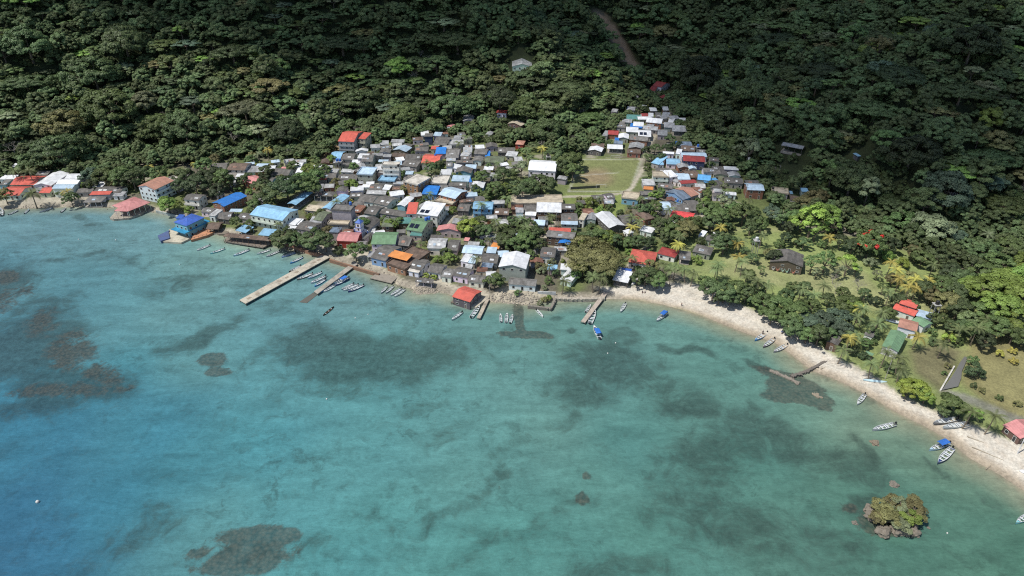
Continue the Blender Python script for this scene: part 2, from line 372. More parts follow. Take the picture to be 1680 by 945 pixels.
W = W * (1 - (.75 * sh)[..., None]) + .75 * sh[..., None] * C(.24, .25, .17)
sh2 = sstep(D, -2.2, -.2); W = lay(W, C(.27, .235, .165), sh2 * .8)
wob1 = 26 * (fbm(X, Y, 22, 5) - .5); wob2 = 26 * (fbm(X + 333, Y + 77, 22, 5) - .5)
def blobs(L):
    m = np.zeros(X.shape); wk = .8 if L[0][0] == 600 else .38
    for t in L:
        u, v_, ru, rv, ang, s = t
        if s <= 0: continue
        q = plane(u, v_); qx = plane(u + 10, v_)[0] - q[0]; qy = plane(u, v_ - 5)[1] - plane(u, v_ + 5)[1]
        sc_ = min(1, ru / 40); du = (X + wk * sc_ * wob1 - q[0]) / (qx / 10); dv = -(Y + wk * sc_ * wob2 - q[1]) / (qy / 10)
        ca, sa = math.cos(R(ang)), math.sin(R(ang))
        a = (du * ca + dv * sa) / ru; b = (-du * sa + dv * ca) / rv
        m = np.maximum(m, s * (1 - sstep(np.sqrt(a * a + b * b), .3, 1.3)))
    return m
weed = blobs([(600,585,200,52,0,.95),(50,550,100,70,20,.95),(120,630,120,50,15,.95),(0,470,60,50,0,.9),(60,680,90,30,0,.7),(500,560,70,35,0,.8),(700,570,90,35,8,.8),(330,545,70,22,-15,.8),(300,460,60,14,0,.5),(440,510,60,18,0,.4),(1020,600,95,45,10,.85),(960,645,70,38,0,.7),
 (1010,555,50,20,0,.6),(1110,660,80,45,20,.75),(1090,572,30,10,15,.8),(1130,582,40,9,10,.8),(912,525,12,6,0,1.),(936,545,10,5,0,.9),(1240,600,34,7,25,.95),(1250,720,120,55,15,.7),(1150,745,90,50,0,.6),
 (1400,760,70,40,20,.5),(1420,735,14,40,-10,.7),(870,735,120,16,-22,.5),(780,800,90,14,-35,.5),(700,850,60,10,-30,.4),(930,705,90,16,-28,.45),(680,540,60,14,0,.5),(560,640,90,22,5,.4),(700,670,60,14,-20,.4),(760,700,50,12,-25,.4),(1180,780,90,30,10,.5),(1000,740,60,20,0,.4),(900,860,90,20,-25,.45),(200,430,60,14,0,.5),(120,420,50,12,0,.5),(270,470,50,14,-10,.45),(400,470,50,10,0,.4),(1000,920,140,35,0,.6),(1200,860,120,60,10,.6),
 (1100,810,90,30,0,.5),(1350,900,90,40,0,.6),(1450,850,60,34,0,.85),(1540,770,12,34,-30,.6),(1640,830,20,30,-30,.5),(60,580,60,60,0,.5),(250,870,60,46,-20,.55),(330,925,60,30,0,.6),(150,900,50,40,0,.3),
 (600,870,60,20,-30,.4),(610,850,16,6,0,.6),(520,900,60,18,-10,.35),(800,900,100,30,-30,.4),(660,500,40,8,0,.5),(560,505,40,8,0,.3),(340,425,60,8,0,.35),(150,360,60,6,0,.55),(60,385,60,8,0,.3),
 (700,560,20,12,0,.4),(1540,600,5,5,0,0),(900,640,40,14,-30,.5),(840,545,20,10,0,.5),(480,640,100,20,0,.25),(1400,640,30,10,20,.3),(860,545,6,26,-4,.0)])
reef = blobs([(355,585,32,13,8,1.),(358,606,26,10,0,.95),(866,556,58,7,3,1.),(851,520,9,28,-5,1.),(856,542,8,14,-5,1.),(10,455,36,14,10,.75),(15,490,34,34,0,.5),(70,530,60,28,25,.5),(115,570,75,30,28,.55),(160,612,60,24,22,.55),(110,640,80,24,10,.48),(60,640,60,20,-8,.4),
 (190,640,30,14,0,.5),(1290,620,60,12,20,.95),(1310,645,60,20,15,1.),(1270,650,40,14,0,.8),(1350,665,20,14,0,.7),(953,822,13,14,0,1.),(960,783,10,8,0,.9),(1180,700,5,5,0,0),
 (405,890,76,24,-3,1.),(385,925,90,30,-8,1.),(446,884,44,22,8,1.),(320,912,32,12,-15,.8),(1445,868,62,26,0,.85),(1400,835,20,14,0,.6),(820,800,6,5,0,.4)])
m, n, l, p = nmat('sea_water'); g = geo(n)
A = {}
for k in ('wcol', 'weed', 'reef'):
    q = n.new('ShaderNodeAttribute'); q.attribute_name = k; A[k] = q.outputs['Color' if k == 'wcol' else 'Fac']
nn_ = lambda *a: ramp(n, l, noise(n, l, *a), .28, .72)
n1 = nn_(.03, 9, g, .66, .5); n2 = nn_(.35, 7, g, .75, .3); n3 = nn_(.10, 7, g, .7, .8)
mp = n.new('ShaderNodeMapping'); mp.inputs['Rotation'].default_value = (0, 0, R(-28)); mp.inputs['Scale'].default_value = (.32, 1, 1); l.new(g, mp.inputs[0])
n4 = noise(n, l, .16, 5, mp.outputs[0], .62, .5)
comb = math_n(n, l, 'ADD', math_n(n, l, 'MULTIPLY', n1, .32), math_n(n, l, 'ADD', math_n(n, l, 'MULTIPLY', n2, .34), math_n(n, l, 'MULTIPLY', n3, .36)))
wv = math_n(n, l, 'ADD', math_n(n, l, 'MULTIPLY', A['weed'], .46), comb)
pn = ramp(n, l, noise(n, l, .14, 9, g, .72, .6), .50, .60); pl = ramp(n, l, noise(n, l, .022, 4, g, .6, .5), .42, .62)
wm = math_n(n, l, 'MAXIMUM', ramp(n, l, wv, .58, .84), math_n(n, l, 'MULTIPLY', math_n(n, l, 'MULTIPLY', pn, pl), .62))
v = mixc(n, l, 1., A['wcol'], ramp(n, l, n4, .3, .7, .82, 1.2), 'MULTIPLY')
v = mixc(n, l, 1., v, ramp(n, l, n2, .1, .9, .84, 1.14), 'MULTIPLY')
dk = mixc(n, l, 1., v, (.42, .46, .44), 'MULTIPLY'); dk = mixc(n, l, .25, dk, (.07, .085, .08)); dk = mixc(n, l, 1., dk, ramp(n, l, n2, .1, .9, .72, 1.28), 'MULTIPLY')
v = mixc(n, l, math_n(n, l, 'MULTIPLY', wm, .9), v, dk)
rv = math_n(n, l, 'ADD', math_n(n, l, 'MULTIPLY', A['reef'], .75), comb)
rm = ramp(n, l, rv, .74, .92)
vor = n.new('ShaderNodeTexVoronoi'); vor.inputs['Scale'].default_value = .9; l.new(g, vor.inputs['Vector'])
rc = mixc(n, l, ramp(n, l, vor.outputs['Distance'], .1, .9), (.12, .108, .082), (.036, .04, .037)); rc = mixc(n, l, .42, rc, mixc(n, l, 1., v, (.55, .6, .6), 'MULTIPLY'))
v = mixc(n, l, math_n(n, l, 'MULTIPLY', rm, .9), v, rc)
l.new(v, p.inputs['Base Color']); p.inputs['Roughness'].default_value = .16; p.inputs['IOR'].default_value = 1.33
mq = n.new('ShaderNodeMapping'); mq.inputs['Scale'].default_value = (.5, 1.5, 1); l.new(g, mq.inputs[0])
rip = noise(n, l, 1.1, 3, mq.outputs[0], .7); v = mixc(n, l, 1., v, ramp(n, l, rip, .3, .7, .90, 1.09), 'MULTIPLY'); l.new(v, p.inputs['Base Color'])
w1 = noise(n, l, .9, 4, mp.outputs[0], .6); w2 = noise(n, l, 2.6, 3, g, .6)
bump(n, l, p, math_n(n, l, 'ADD', w1, math_n(n, l, 'MULTIPLY', w2, .4)), .55, .3)
grid('sea_water', xs, ys, np.zeros_like(X), m, {'wcol': W, 'weed': weed, 'reef': reef})
# stream running out of the marsh
sm, n, l, p = nmat('stream_water'); p.inputs['Base Color'].default_value = (.15, .148, .135, 1); p.inputs['Roughness'].default_value = .35
bump(n, l, p, noise(n, l, 1.5, 3, geo(n)), .2, .1)
def sheet_poly(name, pts, dz, mat, kind='structure'):
    mb = MB(); w = [hit(u, v)[0] for u, v in pts]; zz = [max(q[2], .3) + dz for q in w]
    # subdivide as strip between first and second half
    h = len(w) // 2; A_, B_ = w[:h], w[h:][::-1]
    for i in range(h - 1):
        for s in range(8):
            t0, t1 = s / 8, (s + 1) / 8; a0 = A_[i] * (1 - t0) + A_[i + 1] * t0; a1 = A_[i] * (1 - t1) + A_[i + 1] * t1
            b0 = B_[i] * (1 - t0) + B_[i + 1] * t0; b1 = B_[i] * (1 - t1) + B_[i + 1] * t1
            for k in range(6):
                f = lambda a, b, t: (a[0] * (1 - t) + b[0] * t, a[1] * (1 - t) + b[1] * t, th(a[0] * (1 - t) + b[0] * t, a[1] * (1 - t) + b[1] * t) + dz)
                mb.add([f(a0, b0, k / 6), f(a0, b0, (k + 1) / 6), f(a1, b1, (k + 1) / 6), f(a1, b1, k / 6)], [(0, 1, 2, 3)])
    o = mb.build(name, mat, fix=False); o['kind'] = kind; return o
sheet_poly('stream_water', [(1582,585),(1574,596),(1569,606),(1560,620),(1545,640),(1556,646),(1572,634),(1577,620),(1578,609),(1583,598),(1588,586)], .05, sm)

# a bank of cloud high over the hills, out of the picture, whose shade lies on the forest
SH = [(-300,34),(0,40),(150,52),(300,66),(430,104),(520,146),(640,140),(720,128),(820,104),(900,100),(985,128),(1030,150),(1070,190),(1130,225),(1190,285),(1260,318),(1330,325),(1420,345),(1500,362),(1600,362),(1700,345),(2000,350)]
CA = 620.
sp = []
for u, v in SH:
    q, s = hit(u, v, 8); t = (CA - q[2]) / SUN.z; sp.append((q[0] + SUN.x * t, q[1] + SUN.y * t))
sp = np.array(sp)
cx = np.arange(sp[:, 0].min() - 20, sp[:, 0].max() + 20, 9.); cy = np.arange(sp[:, 1].min() - 60, sp[:, 1].max() + 900, 9.)
X, Y = np.meshgrid(cx, cy)
bnd = np.vstack([sp, [[sp[-1, 0], 9000], [sp[0, 0], 9000]]])
sd = sdist(bnd, sp, X, Y) + 34 * (fbm(X, Y, 60, 4) - .5)
cover = sstep(sd, -26, 34)
holes = sstep(fbm(X + 40, Y + 500, 70, 4), .60, .72) * (1 - sstep(sd, 40, 160)); cover = cover * (1 - .45 * holes)
up = CA + 8 + cover * 60 * (.4 + fbm(X, Y, 90, 4)) ; lo = CA - cover * 14 * fbm(X, Y, 50, 3)
m, n, l, p = nmat('cloud'); at = n.new('ShaderNodeAttribute'); at.attribute_name = 'cover'
p.inputs['Base Color'].default_value = (.9, .9, .9, 1); p.inputs['Roughness'].default_value = 1
l.new(math_n(n, l, 'MULTIPLY', at.outputs['Fac'], .74), p.inputs['Alpha'])
m2 = MB
def two(name):
    ny, nx = X.shape; i = np.arange(nx * ny).reshape(ny, nx); keep = np.maximum.reduce([cover[:-1, :-1], cover[1:, :-1], cover[:-1, 1:], cover[1:, 1:]]) > .01
    q = np.stack([i[:-1, :-1], i[:-1, 1:], i[1:, 1:], i[1:, :-1]], -1)[keep]
    co = np.vstack([np.stack([X.ravel(), Y.ravel(), up.ravel()], 1), np.stack([X.ravel(), Y.ravel(), lo.ravel()], 1)])
    me = bpy.data.meshes.new(name); me.from_pydata(co.tolist(), [], q.tolist() + (q[:, ::-1] + nx * ny).tolist()); me.materials.append(m)
    at = me.attributes.new('cover', 'FLOAT', 'POINT'); at.data.foreach_set('value', np.concatenate([cover.ravel()] * 2).astype(np.float32))
    o = bpy.data.objects.new(name, me); col.objects.link(o); o['kind'] = 'structure'; return o
two('cloud')

# ------------------------------------------------------------------ labels: nearest landmark, unique by rank
LM = [('the tall white block',642,285),('the long concrete pier',465,455),('the football pitch',990,285),('the blue and white church',598,392),('the big white hall',890,272),
 ('the red-roofed grey tower house',578,230),('the light blue waterfront hall',452,350),('the cobalt-roofed brick building',374,327),('the white-roofed warehouse',848,428),
 ('the wide olive umbrella tree',973,414),('the white beach bar',1020,458),('the red-roofed house on the pier',765,485),('the dark-roofed hammock house',1293,430),
 ('the straight lane up the valley',1085,205),('the long tan flat roof',880,328),('the green-roofed shop',630,388),('the orange canopy',655,420),('the white hotel',260,305),
 ('the red-roofed navy house',1140,265),('the pink-roofed pavilion on the water',212,340),('the row of white warehouses',105,295),('the scarlet-roofed house',1118,355),
 ('the red hip-roofed house by the beach',1055,425),('the green gabled beach house',1475,562),('the marsh stream',1560,625),('the rock islet',1465,840),('the brick two-storey house',1240,315),
 ('the overturned canoe',1435,625),('the royal blue restaurant',308,365),('the short wooden jetty',975,500),('the landslide scar',1010,80),('the red-flowering tree',1428,392),
 ('the grey stone breakwater',1288,618),('the pink beach house',1665,705),('the round dark bush',1600,608)]
_pend = {}
def autolabel(o, desc, u, v, noun_ctx=''):
    best = min(LM, key=lambda L: math.hypot(L[1] - u, (L[2] - v) * 1.5)); du, dv = u - best[1], (v - best[2]) * 1.5
    dist = math.hypot(du, dv)
    rel = ('beside' if dist < 22 else ('right of' if du > 0 else 'left of') if abs(du) > abs(dv) else ('seaward of' if dv > 0 else 'inland of'))
    _pend.setdefault(f'{desc} {rel} {best[0]}', []).append((dist, o))
_ORD = ['', 'nearest to it', 'second nearest to it', 'third nearest to it', 'fourth nearest to it', 'fifth nearest to it', 'sixth nearest to it', 'seventh nearest to it', 'eighth nearest to it', 'ninth nearest to it', 'tenth nearest to it']
def flush_labels():
    for k, L in _pend.items():
        L.sort(key=lambda t: t[0])
        for i, (d, o) in enumerate(L):
            r = '' if len(L) == 1 else ', ' + (_ORD[i + 1] if i < 10 else f'{i + 1}th nearest to it')
            o['label'] = k + r
    _pend.clear()

# ------------------------------------------------------------------ houses
RC = {'dark': ((.145,.138,.128),'dark grey','cement'), 'grey': ((.19,.185,.175),'grey','cement'), 'lgrey': ((.40,.41,.42),'pale grey','zinc'), 'white': ((.74,.76,.78),'white','sheet'),
 'lblue': ((.27,.50,.70),'light blue','sheet'), 'blue': ((.03,.20,.60),'bright blue','sheet'), 'royal': ((.04,.11,.42),'royal blue','sheet'), 'red': ((.60,.13,.095),'red','sheet'),
 'scarlet': ((.74,.085,.085),'scarlet','sheet'), 'pink': ((.62,.27,.26),'pink','sheet'), 'salmon': ((.5,.26,.19),'salmon','sheet'), 'green': ((.17,.30,.17),'green','sheet'), 'teal': ((.10,.25,.23),'teal','sheet'),
 'tan': ((.47,.41,.31),'tan','concrete'), 'cream': ((.56,.53,.47),'cream concrete','concrete'), 'brown': ((.15,.105,.08),'brown','cement'), 'rust': ((.26,.13,.09),'rusty','zinc'), 'orange': ((.66,.26,.08),'orange','sheet'),
 'bluegrey': ((.22,.29,.38),'blue-grey','zinc'), 'dred': ((.34,.055,.05),'dull red','sheet'), 'mwhite': ((.55,.56,.56),'patchy white','zinc'), 'lbw': ((.48,.62,.74),'pale blue','sheet'), 'olive': ((.13,.16,.10),'mossy green','cement'),
 'sky': ((.12,.38,.70),'sky blue','sheet')}
WCOL = {'w': (.78,.78,.77), 'g': (.38,.375,.36), 'b': (.34,.16,.10), 'bl': (.22,.42,.58), 'br': (.13,.09,.065), 'c': (.5,.45,.35), 'gr': (.30,.38,.28), 'r': (.42,.05,.04), 'n': (.04,.06,.12), 'd': (.12,.115,.11), 'o': (.5,.25,.08), 'y': (.6,.45,.08)}
WNAME = {'w': 'white', 'g': 'grey', 'b': 'brick', 'bl': 'blue', 'br': 'dark wooden', 'c': 'cream', 'gr': 'pale green', 'r': 'red', 'n': 'navy', 'd': 'dark', 'o': 'ochre', 'y': 'yellow'}
FT = []          # footprints kept clear of trees
def frame3(A, B, Cp, h, wet=False):
    """photo pixels of the two ends of the near eave and of a point on the far eave -> centre, turn, width, depth, ground height"""
    um, vm = (A[0] + B[0] + Cp[0]) / 3, (A[1] + B[1] + Cp[1]) / 3
    if wet: zg = 0.0
    else:
        q, s = hit(um, vm, h); zg = q[2] - h
    a, b, c = (plane(*P, zg + h) for P in (A, B, Cp))
    w = b - a; W = np.linalg.norm(w); e = w / W; nrm = np.array([-e[1], e[0]]); Dp = (c - a) @ nrm
    if Dp < 0: nrm = -nrm; Dp = -Dp
    Dp = max(Dp, 1.6)
    cen = (a + b) / 2 + nrm * Dp / 2
    return cen, math.atan2(e[1], e[0]), W, Dp, zg
def house(o_, A, B, Cp, h=3.0, rt='g', rc='dark', wc='w', name=None, label=None, opt='', cat='house', p=None):
    f = lambda P: (o_[0] + P[0] / o_[2], o_[1] + P[1] / o_[2])
    A, B, Cp = f(A), f(B), f(Cp); wet = 'W' in opt
    cen, rz, W, Dp, zg = frame3(A, B, Cp, h, wet)
    FT.append((cen[0], cen[1], max(W, Dp) / 2 + .4))
    nm = name or ('house' if W > 5 else 'shed')
    t = empty(nm, (cen[0], cen[1], zg), rz)
    t['category'] = cat if nm != 'shed' else 'shed'
    u, v = (A[0] + B[0] + 2 * Cp[0]) / 4, (A[1] + B[1] + 2 * Cp[1]) / 4
    rcol, rname, rmat = RC[rc]; j = random.uniform(.85, 1.15); rcol = tuple(x * j for x in rcol)
    shape = {'g': 'ridged', 'x': 'gabled', 's': 'sloping', 'f': 'flat', 'h': 'hipped'}[rt]
    size = 'large ' if W * Dp > 170 else 'small ' if W * Dp < 40 else ''
    if label: t['label'] = label
    else: autolabel(t, f"{size}{WNAME[wc]}-walled {nm.replace('_', ' ')} with {shape} {rname} roof", u, v)
    t['group'] = 'houses of the seaside village' if nm == 'house' else 'small sheds of the village' if nm == 'shed' else 'larger buildings of the village'
    w, d = W / 2, Dp / 2; ov = .35 if W > 5 else .2; wx, wy = w - ov, d - ov
    if p is None: p = {'g': .26, 'x': .26, 's': .10, 'f': 0, 'h': .30}[rt]
    T = .14; mb = MB()
    if rt == 'g':
        ph = p * d; mb.extr([(-d, h), (0, h + ph), (d, h), (d, h - T), (0, h + ph - T), (-d, h - T)], -w, w, 'x')
        prof = [(-wy, -1.5), (wy, -1.5), (wy, h + ph * ov / d - T), (0, h + ph - T - .02), (-wy, h + ph * ov / d - T)]; ax = ('x', wx)
    elif rt == 'x':
        ph = p * w; mb.extr([(-w, h), (0, h + ph), (w, h), (w, h - T), (0, h + ph - T), (-w, h - T)], -d, d, 'y')
        prof = [(-wx, -1.5), (wx, -1.5), (wx, h + ph * ov / w - T), (0, h + ph - T - .02), (-wx, h + ph * ov / w - T)]; ax = ('y', wy)
    elif rt == 's':
        ph = p * 2 * d; mb.extr([(-d, h), (d, h + ph), (d, h + ph - T), (-d, h - T)], -w, w, 'x')
        prof = [(-wy, -1.5), (wy, -1.5), (wy, h + ph * (1 - ov / (2 * d)) - T - .02), (-wy, h + ph * ov / (2 * d) - T - .02)]; ax = ('x', wx)
    elif rt == 'h':
        ph = p * min(w, d); r = max(w - d, 0) if w >= d else 0; ry = max(d - w, 0)
        mb.add([(-w,-d,h),(w,-d,h),(w,d,h),(-w,d,h),(-r,-ry,h+ph),(r,-ry,h+ph),(r,ry,h+ph),(-r,ry,h+ph),(-w,-d,h-T),(w,-d,h-T),(w,d,h-T),(-w,d,h-T)],
               ([(0,1,5,4),(1,2,5),(2,3,4,5),(3,0,4)] if ry == 0 else [(0,1,4),(1,2,7,4),(2,3,7),(3,0,4,7)]) + [(11,10,9,8),(0,8,9,1),(1,9,10,2),(2,10,11,3),(3,11,8,0)])
        prof = [(-wy, -1.5), (wy, -1.5), (wy, h - T), (-wy, h - T)]; ax = ('x', wx)
    else:
        mb.box(-w, -d, h - .25, w, d, h)
        if 'P' in opt or W > 7:
            for q in ((-w, -d, w, -d + .18), (-w, d - .18, w, d), (-w, -d + .18, -w + .18, d - .18), (w - .18, -d + .18, w, d - .18)): mb.box(q[0], q[1], h, q[2], q[3], h + .55)
        prof = [(-wy, -1.5), (wy, -1.5), (wy, h - .25), (-wy, h - .25)]; ax = ('x', wx)
    ro = mb.build('roof', M[rmat], t, rcol)
    # small repairs: odd sheets laid on the roof
    if rt in 'gsh' and rc in ('dark', 'grey', 'brown', 'rust', 'mwhite') and W * Dp > 25:
        for k in range(random.choice((0, 1, 1, 2, 3))):
            sx, sy = random.uniform(.5, 1.1), random.uniform(.4, .8) * min(1, d / 3); x0 = random.uniform(-w + sx + .3, w - sx - .3); y0 = -d * .5
            if rt == 's': zf = lambda y: h + p * (y + d)
            elif rt == 'g': zf = lambda y: h + p * (y + d)
            else:
                if w < d: break
                zf = lambda y: h + p * (y + d); x0 *= .5
            m_ = MB(); m_.add([(x0 - sx, y0 - sy, zf(y0 - sy) + .03), (x0 + sx, y0 - sy, zf(y0 - sy) + .03), (x0 + sx, y0 + sy, zf(y0 + sy) + .03), (x0 - sx, y0 + sy, zf(y0 + sy) + .03),
                 (x0 - sx, y0 - sy, zf(y0 - sy) + .07), (x0 + sx, y0 - sy, zf(y0 - sy) + .07), (x0 + sx, y0 + sy, zf(y0 + sy) + .07), (x0 - sx, y0 + sy, zf(y0 + sy) + .07)], [(0,3,2,1),(4,5,6,7),(0,1,5,4),(1,2,6,5),(2,3,7,6),(3,0,4,7)])
            m_.build('roof_sheet', M['sheet'], ro, random.choice([(.7,.72,.74),(.55,.56,.56),(.35,.2,.15),(.4,.5,.6),(.7,.7,.68)]))
    wcol = tuple(x * random.uniform(.85, 1.1) for x in WCOL[wc])
    wm = M['brick'] if wc in 'b' and wc == 'b' else M['wood'] if wc in ('br', 'r', 'd') else M['wall']
    if 'o' in opt:       # open sides: posts and a floor
        fl = MB(); fl.box(-wx, -wy, -1.0, wx, wy, .25); fl.build('floor_slab', M['concrete'], t, (.4, .37, .32))
        nx_ = max(2, int(W / 3.2) + 1)
        for k in range(nx_):
            for sy in (-1, 1):
                x = -wx + .1 + (2 * wx - .2) * k / (nx_ - 1); q = MB(); q.box(x - .09, sy * (wy - .1) - .09, .25, x + .09, sy * (wy - .1) + .09, h - T); q.build('post', M['wood'], t, wcol)
        if 'k' in opt: q = MB(); q.box(-wx + .3, wy * .2, .25, wx - .3, wy - .3, h - T - .1); q.build('wall', wm, t, wcol)
        return t
    q = MB(); q.extr(prof, -ax[1], ax[1], ax[0]); q.build('wall', wm, t, wcol)
    # openings on the near face and on the side faces that look this way
    faces = [('f', 2 * wx)]
    cr, sr = math.cos(rz), math.sin(rz); vx, vy = -cen[0], -cen[1]; lx = vx * cr + vy * sr; ly = -vx * sr + vy * cr
    if abs(lx) > .25 * abs(ly): faces.append(('r' if lx > 0 else 'l', 2 * wy))
    rows = max(1, int(round(h / 2.9)))
    tc = random.choice([(.6,.6,.57),(.5,.52,.55),(.3,.2,.15)])
    def panel(face, s, z0, z1, hw, nm_, mats):
        q = MB()
        def bx(s0, s1, a0, a1, o0, o1, m):
            if face == 'f': q.box(s0, -wy - o1, a0, s1, -wy - o0, a1, m)
            elif face == 'r': q.box(wx + o0, s0, a0, wx + o1, s1, a1, m)
            else: q.box(-wx - o1, s0, a0, -wx - o0, s1, a1, m)
        bx(s - hw, s + hw, z0, z1, -.05, .03, 0)
        bx(s - hw - .1, s + hw + .1, z1, z1 + .1, -.03, .07, 1); bx(s - hw - .1, s + hw + .1, z0 - .1, z0, -.03, .07, 1)
        bx(s - hw - .1, s - hw, z0, z1, -.03, .07, 1); bx(s + hw, s + hw + .1, z0, z1, -.03, .07, 1)
        q.build(nm_, mats, t)
    if 'n' in opt: return t
    hh = (h - .15) / rows
    for face, L in faces:
        for r_ in range(rows):
            k = int(L / 3.0)
            if k == 0 and L > 1.6: k = 1
            for i in range(min(k, 8)):
                s = -L / 2 + L * (i + .5) / k + random.uniform(-.15, .15)
                if r_ == 0 and face == 'f' and i == k // 2: panel(face, s, .05, min(2.1, h - .4), .45, 'door', [M['glass'] if random.random() < .4 else M['bark'], M['trim']])
                elif random.random() < .9: panel(face, s, r_ * hh + .95, r_ * hh + min(2.1, hh - .4), random.uniform(.4, .65), 'window', [M['glass'], M['trim']])
    if 'B' in opt:       # balconies on the near face
        for r_ in range(1, rows):
            q = MB(); q.box(-wx, -wy - 1.1, r_ * hh - .1, wx, -wy - .03, r_ * hh + .06); q.box(-wx, -wy - 1.1, r_ * hh + .06, wx, -wy - 1.02, r_ * hh + .95); q.build('balcony', M['wall'], t, wcol)
    if 'S' in opt:       # solar panels on the near slope
        for k in range(2 if W < 14 else 4):
            x0 = -w + 1 + k * 2.6; y0 = -d * .75; y1 = y0 + min(3., d * .6); z = lambda y: h + p * (y + d) + .08
            q = MB(); q.add([(x0, y0, z(y0)), (x0 + 2.1, y0, z(y0)), (x0 + 2.1, y1, z(y1)), (x0, y1, z(y1)), (x0, y0, z(y0) + .08), (x0 + 2.1, y0, z(y0) + .08), (x0 + 2.1, y1, z(y1) + .08), (x0, y1, z(y1) + .08)], [(0,3,2,1),(4,5,6,7),(0,1,5,4),(1,2,6,5),(2,3,7,6),(3,0,4,7)]); q.build('solar_panel', M['solar'], t)
    return t

